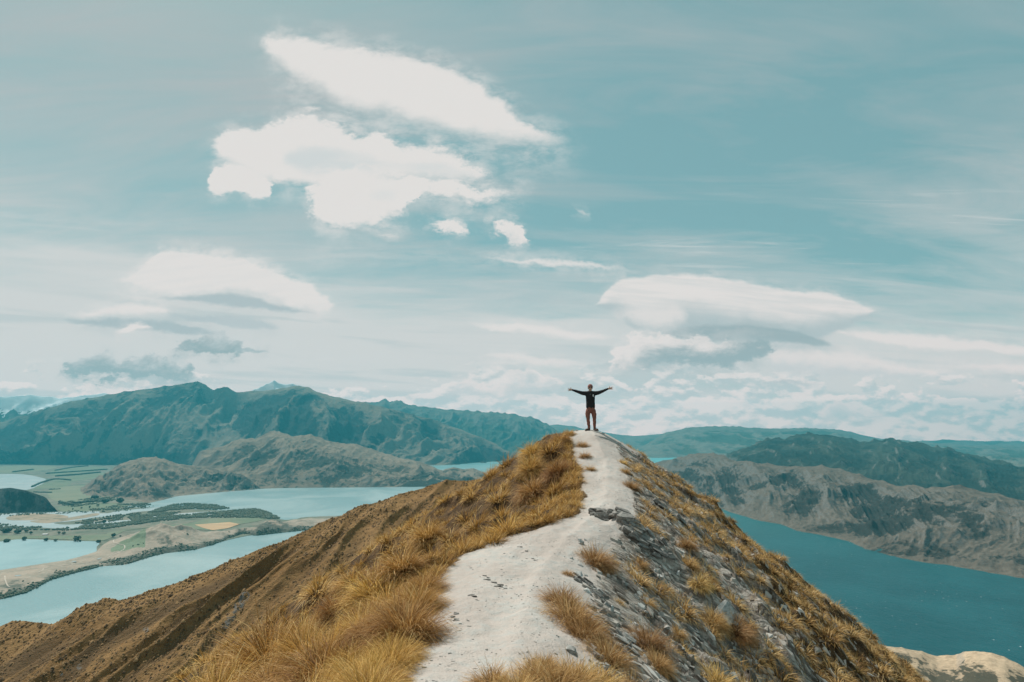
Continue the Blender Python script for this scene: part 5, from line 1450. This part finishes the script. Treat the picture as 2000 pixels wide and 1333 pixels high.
    for a in [(47, 1056, 9, 7, "round dark tree on the far bank of the lagoon"), (13, 1059, 12, 5, "low wide tree on the lagoon bank at the left edge"),
              (90, 1057, 8, 5.5, "dark round tree on the lagoon bank, second from the left"), (108, 1058, 7, 5, "pale thin tree on the lagoon bank", M_willow),
              (151, 1058, 14, 10, "tall poplar clump reflected in the lagoon", M_tree, True), (192, 1060, 9, 5, "low dark tree at the right end of the lagoon"),
              (221, 1050, 8, 8, "upright dark tree where the farm track meets the hill"), (235, 1048.5, 4, 2.5, "small dark tree right of the farm track"),
              (12, 1040, 17, 8, "large dark tree clump at the left edge of the green field"), (34, 1042, 12, 7, "large dark tree right of the leftmost clump"),
              (60, 1044, 6, 6, "dark tree standing free on the field"), (51, 1040, 8, 6, "bare brownish tree beside the large dark ones", M_willow),
              (124, 1044, 7, 5, "pale willow in the field, right of the barn", M_willow), (115, 1043, 6, 4.5, "thin pale willow next to the barn", M_willow),
              (203, 1023, 7, 7, "dark pointed tree in the scrub by the river"), (175, 993, 3.5, 5, "small upright tree on the green strip field"),
              (191, 990, 5, 6, "poplar pair on the green strip field", M_tree, True), (159, 994, 3.5, 3, "small round tree on the green strip field"),
              (142, 997, 3, 5, "tiny upright tree by the river bank"), (206, 983, 14, 8, "dark tree clump between the rows of trees"),
              (234, 983, 14, 10, "large dark tree mass at the foot of the knobbly hill"), (184, 975, 13, 7, "round dark clump above the tree rows")]:
        tree(*a)
    # the barn on the green field
    B = on_water(87, 1045, WATER_Z + 4.4); ppm = F_PX / B[1]; w = 9 / ppm; d = 16.0; hh = 8.0
    root = empty("barn", tuple(B), label="long low barn with a pale roof on the field behind the lagoon", category="barn")
    def box(name, x0, x1, y0, y1, z0, z1, mat):
        V = [(x, y, z) for z in (z0, z1) for y in (y0, y1) for x in (x0, x1)]
        F = [[0, 2, 3, 1], [4, 5, 7, 6], [0, 1, 5, 4], [2, 6, 7, 3], [0, 4, 6, 2], [1, 3, 7, 5]]
        return obj(name, mesh_from(name, V, F, mat, False), root)
    M_bw = plain("barn_wall", (0.28, 0.25, 0.21), 0.9, scale=0.5); M_br = plain("barn_roof", (0.62, 0.62, 0.60), 0.5, scale=0.3); M_dk = plain("barn_opening", (0.05, 0.05, 0.05))
    box("wall", -w / 2, w / 2, 0, d, -1, hh * 0.5, M_bw)
    V = [(-w / 2 - 1, -1, hh * 0.5), (w / 2 + 1, -1, hh * 0.5), (w / 2 + 1, d + 1, hh * 0.5), (-w / 2 - 1, d + 1, hh * 0.5), (-w / 2 - 1, d / 2, hh), (w / 2 + 1, d / 2, hh)]
    obj("roof", mesh_from("roof", V, [np.array([[0, 1, 5, 4], [2, 3, 4, 5]]), np.array([[0, 4, 3], [1, 2, 5]])], M_br, False), root)
    for k in range(4):
        x = -w / 2 + w * (k + 0.5) / 4
        o = box("door", x - w * 0.07, x + w * 0.07, -0.3, 0.2, -0.5, hh * 0.38, M_dk)
    # farm tracks and little ponds on the peninsula
    def ribbon(pts, wd, label, mat, name="farm_track"):
        q = cat(pts, False, 10); P = np.array([pen_at(a, b_) for a, b_ in q]); P[:, 2] += 1.5
        for _ in range(3): P[1:-1] = (P[:-2] + 2 * P[1:-1] + P[2:]) / 4
        t = np.gradient(P[:, :2], axis=0); t /= np.linalg.norm(t, axis=1)[:, None] + 1e-9
        nn = np.stack([-t[:, 1], t[:, 0], t[:, 0] * 0], -1) * wd
        V = np.stack([P - nn, P + nn], 1).reshape(-1, 3)
        F = np.array([[2 * i, 2 * i + 1, 2 * i + 3, 2 * i + 2] for i in range(len(P) - 1)])
        obj(name, mesh_from(name, V, F, mat, True), kind='structure', label=label)
    ribbon([(226, 1051), (221, 1057), (224, 1061), (236, 1064), (244, 1067), (243, 1072), (236, 1077), (222, 1084), (209, 1091)], 3.2, "pale farm track curling round the green paddock", M_dirt)
    ribbon([(195, 1094), (175, 1099), (150, 1102), (120, 1105), (90, 1109), (82, 1115), (72, 1120)], 2.6, "faint farm track along the narrow peninsula", M_dirt)
    ribbon([(9, 1125), (11, 1136), (15, 1145), (20, 1147)], 3.0, "short pale track at the left end of the peninsula", M_dirt)
    def pond(px, py, w, h, lab):
        a = np.linspace(0, 2 * np.pi, 18, endpoint=False); c = pen_at(px, py); c[2] += 2.0
        V = [c + np.array([math.cos(t) * w, math.sin(t) * h, 0]) for t in a] + [c]
        F = np.array([[i, (i + 1) % 18, 18] for i in range(18)])
        obj("pond", mesh_from("pond", V, F, M_river, True), kind='structure', label=lab)
    pond(35, 1125, 16, 14, "small pond ringed by dark marsh at the left end of the peninsula")
    pond(145, 1098, 14, 14, "small pond in the middle of the peninsula")
    pond(193, 1092, 10, 18, "small pond at the foot of the paddock")
build_far_plants()

# ------------------------------------------------------------------ the man on the summit
def skin_chain(verts, edges, radii, sub=2, root=0):
    """tapered rounded limbs along EDGES; they are fused into one surface afterwards"""
    Vs = []; Fs = []; o = 0; K = 20
    rr = [x if isinstance(x, tuple) else (x, x) for x in radii]
    ang = np.linspace(0, 2 * np.pi, K, endpoint=False)
    for a, b_ in edges:
        A = np.array(verts[a], float); B = np.array(verts[b_], float); d = B - A; L = np.linalg.norm(d); d /= L
        dep = np.array([0, 1.0, 0]) if abs(d[1]) < 0.9 else np.array([0, 0, 1.0])
        side = np.cross(d, dep); side /= np.linalg.norm(side); dep = np.cross(side, d)
        rings = []
        ra, rb = rr[a], rr[b_]; ma, mb = min(ra), min(rb)
        for t in (-1.0, -0.85, -0.5): rings.append((A + d * ma * t, [q * math.sqrt(max(1 - t * t, 0.0004)) for q in ra]))
        for t in np.linspace(0, 1, 6): rings.append((A + d * L * t, [ra[k] * (1 - t) + rb[k] * t for k in (0, 1)]))
        for t in (0.5, 0.85, 1.0): rings.append((B + d * mb * t, [q * math.sqrt(max(1 - t * t, 0.0004)) for q in rb]))
        for c, q in rings: Vs.append(c + np.outer(np.cos(ang) * q[0], side) + np.outer(np.sin(ang) * q[1], dep))
        n = len(rings)
        for i in range(n - 1):
            for k in range(K):
                k2 = (k + 1) % K; Fs.append([o + i * K + k, o + i * K + k2, o + (i + 1) * K + k2, o + (i + 1) * K + k])
        Fs.append([o + k for k in range(K)][::-1]); Fs.append([o + (n - 1) * K + k for k in range(K)]); o += n * K
    return np.concatenate(Vs), Fs
def join_parts(parts):
    V = []; F = []; o = 0
    for v, f in parts:
        V.append(v); F += [[i + o for i in q] for q in f]; o += len(v)
    return np.concatenate(V), F
def remeshed(name, V, F, voxel, mat, smooth_it=2):
    me = bpy.data.meshes.new("tmp"); me.from_pydata([tuple(v) for v in V], [], F); me.update()
    o = bpy.data.objects.new("tmp", me); COL.objects.link(o)
    rm = o.modifiers.new("r", 'REMESH'); rm.mode = 'VOXEL'; rm.voxel_size = voxel; rm.use_smooth_shade = True
    if smooth_it:
        sm = o.modifiers.new("m", 'SMOOTH'); sm.iterations = smooth_it; sm.factor = 0.5
    dg = bpy.context.evaluated_depsgraph_get(); out = bpy.data.meshes.new_from_object(o.evaluated_get(dg))
    out.name = name
    bpy.data.objects.remove(o); bpy.data.meshes.remove(me)
    out.materials.clear(); out.materials.append(mat)
    out.polygons.foreach_set('use_smooth', np.ones(len(out.polygons), bool))
    return out
def ellipsoid(c, rad, sub=3, fn=None):
    V, F = ico(sub); V = V.copy()
    if fn: V = fn(V)
    return V * np.array(rad) + np.array(c), [list(f) for f in F]

def build_person():
    SKIN = plain("skin", (0.46, 0.27, 0.19), 0.55, 0.08)
    BLACK = plain("black_cloth", (0.012, 0.012, 0.013), 0.9, 0.25, 30, 0.01)
    BROWN = plain("brown_cloth", (0.195, 0.076, 0.052), 0.9, 0.20, 22, 0.01)
    RUST = plain("rust_knit", (0.26, 0.115, 0.095), 0.95, 0.15, 60, 0.004)
    BOOT = plain("brown_leather", (0.085, 0.048, 0.032), 0.6, 0.25, 30)
    SOLE = plain("dark_sole", (0.03, 0.028, 0.025), 0.8)
    SHADES = plain("dark_lens", (0.008, 0.008, 0.010), 0.12, 0.0)
    HAIR = plain("dark_hair", (0.045, 0.028, 0.018), 0.8)
    WHITE = plain("white_print", (0.75, 0.74, 0.72), 0.7, 0.05)
    bx, by = float(XC(22.0)) - 0.03, 21.9
    bz = max(float(ridge_h(np.array([bx + d]), np.array([by - 0.05]))[0]) for d in (-0.08, 0.13))
    root = empty("person", (bx, by, bz), label="man in a black sweatshirt standing on the summit with both arms spread wide", category="person")
    # the figure faces -Y; x to the right of the picture
    LW, RW = (-0.712, -0.10, 1.545), (0.688, -0.10, 1.590)
    # ---- one body -----
    V = [(0, 0, 0.90), (0, 0.01, 1.05), (0, 0.015, 1.20), (0, 0.01, 1.36), (0, 0.0, 1.45), (0, -0.01, 1.53),
         (-0.165, 0.0, 1.415), (-0.45, -0.03, 1.472), LW, (0.165, 0.0, 1.415), (0.44, -0.03, 1.490), RW,
         (-0.095, 0, 0.84), (-0.105, -0.015, 0.46), (-0.072, 0.02, 0.10), (0.095, 0, 0.84), (0.125, -0.015, 0.46), (0.135, 0.02, 0.10)]
    E = [(0, 1), (1, 2), (2, 3), (3, 4), (4, 5), (3, 6), (6, 7), (7, 8), (3, 9), (9, 10), (10, 11), (0, 12), (12, 13), (13, 14), (0, 15), (15, 16), (16, 17)]
    R = [(0.115, 0.08), (0.13, 0.09), (0.14, 0.10), (0.14, 0.10), (0.065, 0.065), (0.058, 0.058), 0.056, 0.042, 0.028, 0.056, 0.042, 0.028, 0.070, 0.050, 0.036, 0.070, 0.050, 0.036]
    body = skin_chain(V, E, R)
    def headfn(v):
        v = v.copy(); f = np.clip(-v[:, 1], 0, 1)
        v[:, 0] *= 1 - 0.22 * np.clip(-v[:, 2], 0, 1) ** 1.3
        nose = np.exp(-(v[:, 0] / 0.16) ** 2 - ((v[:, 2] + 0.12) / 0.22) ** 2) * f; v[:, 1] -= 0.24 * nose
        v[:, 1] += 0.10 * np.exp(-((np.abs(v[:, 0]) - 0.38) / 0.2) ** 2 - ((v[:, 2] - 0.05) / 0.16) ** 2) * f
        v[:, 1] -= 0.06 * np.exp(-(v[:, 0] / 0.3) ** 2 - ((v[:, 2] + 0.52) / 0.10) ** 2) * f
        v[:, 1] += 0.05 * np.exp(-(v[:, 0] / 0.3) ** 2 - ((v[:, 2] + 0.64) / 0.05) ** 2) * f
        v[:, 1] -= 0.10 * np.exp(-(v[:, 0] / 0.3) ** 2 - ((v[:, 2] + 0.85) / 0.16) ** 2) * f
        return v
    HC = (0.0, -0.025, 1.640)
    head = ellipsoid(HC, (0.080, 0.100, 0.122), 4, headfn)
    ears = [ellipsoid((s * 0.082, -0.01, 1.630), (0.014, 0.022, 0.034), 2) for s in (-1, 1)]
    def hand(w, sgn, up):
        """open palm turned to the viewer, fingers spread, thumb up"""
        w = np.array(w); ax = np.array([sgn * math.cos(up), -0.10, math.sin(up)]); ax /= np.linalg.norm(ax)
        th = np.array([-ax[2] * sgn, 0, ax[0] * sgn]); th /= np.linalg.norm(th)      # towards the thumb (up)
        if th[2] < 0: th = -th
        fw = np.array([0, -1.0, 0])
        pc = w + ax * 0.055
        pm = ellipsoid((0, 0, 0), (1, 1, 1), 3)
        M = np.stack([ax * 0.055, th * 0.043, fw * 0.018], 0)
        parts = [(pm[0] @ M + pc, pm[1])]
        parts.append(skin_chain([w - ax * 0.03, w + ax * 0.03], [(0, 1)], [0.026, 0.028]))
        for off, ang, ln in ((0.030, 0.34, 0.078), (0.011, 0.12, 0.088), (-0.010, -0.12, 0.082), (-0.029, -0.36, 0.066)):
            d = ax * math.cos(ang) + th * math.sin(ang); s0 = w + ax * 0.085 + th * off
            p = [s0 - d * 0.02, s0 + d * ln * 0.35, s0 + d * ln * 0.7 + fw * 0.006, s0 + d * ln + fw * 0.016]
            parts.append(skin_chain(p, [(0, 1), (1, 2), (2, 3)], [0.0100, 0.0095, 0.0088, 0.0075]))
        d = ax * 0.42 + th * 0.9; d /= np.linalg.norm(d); s0 = w + ax * 0.025 + th * 0.028
        parts.append(skin_chain([s0 - d * 0.02, s0 + d * 0.035, s0 + d * 0.065 + ax * 0.006], [(0, 1), (1, 2)], [0.015, 0.0120, 0.0095]))
        return parts
    P = [body, head] + ears + hand(LW, -1, 0.02) + hand(RW, 1, 0.10)
    Vb, Fb = join_parts(P)
    obj("body", remeshed("body", Vb, Fb, 0.0055, SKIN, 3), root)
    # ---- clothes -----
    V = [(0, 0.005, 0.86), (0, 0.005, 0.92), (0, 0.01, 1.08), (0, 0.012, 1.22), (0, 0.01, 1.36), (0, 0.0, 1.462),
         (-0.175, 0.0, 1.415), (-0.30, -0.01, 1.42), (-0.47, -0.03, 1.472), (-0.698, -0.095, 1.541), (0.175, 0.0, 1.415), (0.30, -0.01, 1.435), (0.46, -0.03, 1.492), (0.673, -0.095, 1.586)]
    E = [(0, 1), (1, 2), (2, 3), (3, 4), (4, 5), (4, 6), (6, 7), (7, 8), (8, 9), (4, 10), (10, 11), (11, 12), (12, 13)]
    R = [(0.168, 0.118), (0.176, 0.125), (0.168, 0.125), (0.176, 0.128), (0.178, 0.122), (0.075, 0.07), 0.088, 0.076, 0.058, 0.038, 0.088, 0.076, 0.058, 0.038]
    sw = skin_chain(V, E, R, 3)
    Vv = sw[0]; Vv[:, 1] += 0.006 * np.sin(Vv[:, 2] * 70 + Vv[:, 0] * 40); Vv[:, 2] += 0.004 * np.sin(Vv[:, 0] * 90)
    shirt = obj("sweatshirt", remeshed("sweatshirt", Vv, sw[1], 0.009, BLACK, 8), root)
    col = [ellipsoid((0.072 * math.cos(a), -0.005 + 0.066 * math.sin(a), 1.487), (0.016, 0.016, 0.014), 1) for a in np.linspace(0, 2 * math.pi, 18, endpoint=False)]
    cv, cf = join_parts(col); obj("collar", remeshed("collar", cv, cf, 0.006, BLACK, 1), shirt)
    # white chest print: a small upright emblem of stacked lozenges, and a little mark in the middle
    def proud(px_, pz_, w, h, nm, segs):
        pts = []
        for (ox, oz, ww, hh_) in segs:
            v, f = ellipsoid((px_ + ox, 0, pz_ + oz), (ww, 0.004, hh_), 2); pts.append((v, f))
        v, f = join_parts(pts)
        sv = np.array([q.co[:] for q in shirt.data.vertices])
        for q in v:
            d = (sv[:, 0] - q[0]) ** 2 + (sv[:, 2] - q[2]) ** 2 + np.where(sv[:, 1] > 0, 1, 0)
            q[1] += sv[d.argmin(), 1] - 0.003
        me = bpy.data.meshes.new(nm); me.from_pydata([tuple(q) for q in v], [], f); me.materials.append(WHITE); me.update()
        obj(nm, me, shirt)
    proud(0.098, 1.325, 0, 0, "chest_print", [(0, 0.030, 0.018, 0.016), (0, 0.0, 0.026, 0.024), (0, -0.034, 0.020, 0.016), (-0.020, 0.012, 0.008, 0.010), (0.020, 0.012, 0.008, 0.010)])
    proud(-0.02, 1.375, 0, 0, "neck_mark", [(0, 0, 0.009, 0.006)])
    V = [(0, 0.005, 0.88), (0, 0.005, 0.80), (-0.095, 0, 0.74), (-0.12, -0.015, 0.60), (-0.108, -0.02, 0.44), (-0.090, 0.015, 0.26), (-0.072, 0.02, 0.115),
         (0.095, 0, 0.74), (0.125, -0.015, 0.60), (0.132, -0.02, 0.44), (0.135, 0.015, 0.26), (0.135, 0.02, 0.125)]
    E = [(0, 1), (1, 2), (2, 3), (3, 4), (4, 5), (5, 6), (1, 7), (7, 8), (8, 9), (9, 10), (10, 11)]
    R = [(0.158, 0.118), (0.158, 0.122), (0.100, 0.108), 0.092, 0.068, 0.062, 0.050, (0.100, 0.108), 0.092, 0.068, 0.062, 0.050]
    tv, tf = skin_chain(V, E, R, 3)
    tv[:, 1] += 0.006 * np.sin(tv[:, 2] * 60 + tv[:, 0] * 50); tv[:, 0] += 0.005 * np.sin(tv[:, 2] * 45 + tv[:, 1] * 30)
    obj("trousers", remeshed("trousers", tv, tf, 0.009, BROWN, 6), root)
    for (x, ang) in ((-0.075, -0.75), (0.140, 0.45)):
        d = np.array([math.sin(ang), -math.cos(ang), 0])
        a = np.array([x, 0.03, 0.0])
        bv, bf = skin_chain([a + (0, 0, 0.17), a + (0, 0, 0.10), a + (0, 0, 0.045), a + d * 0.09 + (0, 0, 0.045), a + d * 0.185 + (0, 0, 0.036)], [(0, 1), (1, 2), (2, 3), (3, 4)], [0.050, 0.052, 0.050, 0.047, 0.038])
        bv[:, 2] = np.maximum(bv[:, 2], 0.012)
        b_ = obj("boot", remeshed("boot", bv, bf, 0.006, BOOT, 4), root)
        sv, sf = skin_chain([a - d * 0.045 + (0, 0, 0.008), a + d * 0.08 + (0, 0, 0.008), a + d * 0.215 + (0, 0, 0.008)], [(0, 1), (1, 2)], [0.040, 0.047, 0.036])
        sv[:, 2] = np.clip(sv[:, 2], -0.012, 0.020)
        obj("sole", remeshed("sole", sv, sf, 0.006, SOLE, 0), b_)
    def capfn(v):
        v = v.copy(); v[:, 2] = np.maximum(v[:, 2], -0.05 - 0.35 * np.clip(v[:, 1], 0, 1)); return v
    c = ellipsoid((HC[0], HC[1] + 0.008, 1.668), (0.097, 0.112, 0.108), 4, capfn)
    me = bpy.data.meshes.new("beanie"); me.from_pydata([tuple(q) for q in c[0]], [], c[1]); me.materials.append(RUST); me.update()
    me.polygons.foreach_set('use_smooth', np.ones(len(me.polygons), bool)); bn = obj("beanie", me, root)
    rim = [ellipsoid((HC[0] + 0.094 * math.cos(a), HC[1] + 0.008 + 0.108 * math.sin(a), 1.665 - 0.018 * max(0, math.sin(a))), (0.013, 0.013, 0.018), 1) for a in np.linspace(0, 2 * math.pi, 26, endpoint=False)]
    rv, rf = join_parts(rim); obj("beanie_rim", remeshed("beanie_rim", rv, rf, 0.006, RUST, 1), bn)
    hr = [ellipsoid((s * 0.076, 0.010, 1.610), (0.016, 0.035, 0.040), 2) for s in (-1, 1)] + [ellipsoid((0, 0.060, 1.600), (0.062, 0.030, 0.045), 2)]
    hv, hf = join_parts(hr); obj("hair", remeshed("hair", hv, hf, 0.006, HAIR, 1), root)
    g = empty("sunglasses"); g.parent = root
    gl = [ellipsoid((s * 0.036, -0.122, 1.640), (0.030, 0.010, 0.023), 3) for s in (-1, 1)] + [ellipsoid((0, -0.126, 1.648), (0.016, 0.005, 0.005), 1)]
    gl += [ellipsoid((s * 0.076, -0.07, 1.645), (0.004, 0.060, 0.005), 1) for s in (-1, 1)]
    gv, gf = join_parts(gl)
    bpy.data.objects.remove(g)
    me = bpy.data.meshes.new("sunglasses"); me.from_pydata([tuple(q) for q in gv], [], gf); me.materials.append(SHADES); me.update()
    me.polygons.foreach_set('use_smooth', np.ones(len(me.polygons), bool)); obj("sunglasses", me, root)
build_person()
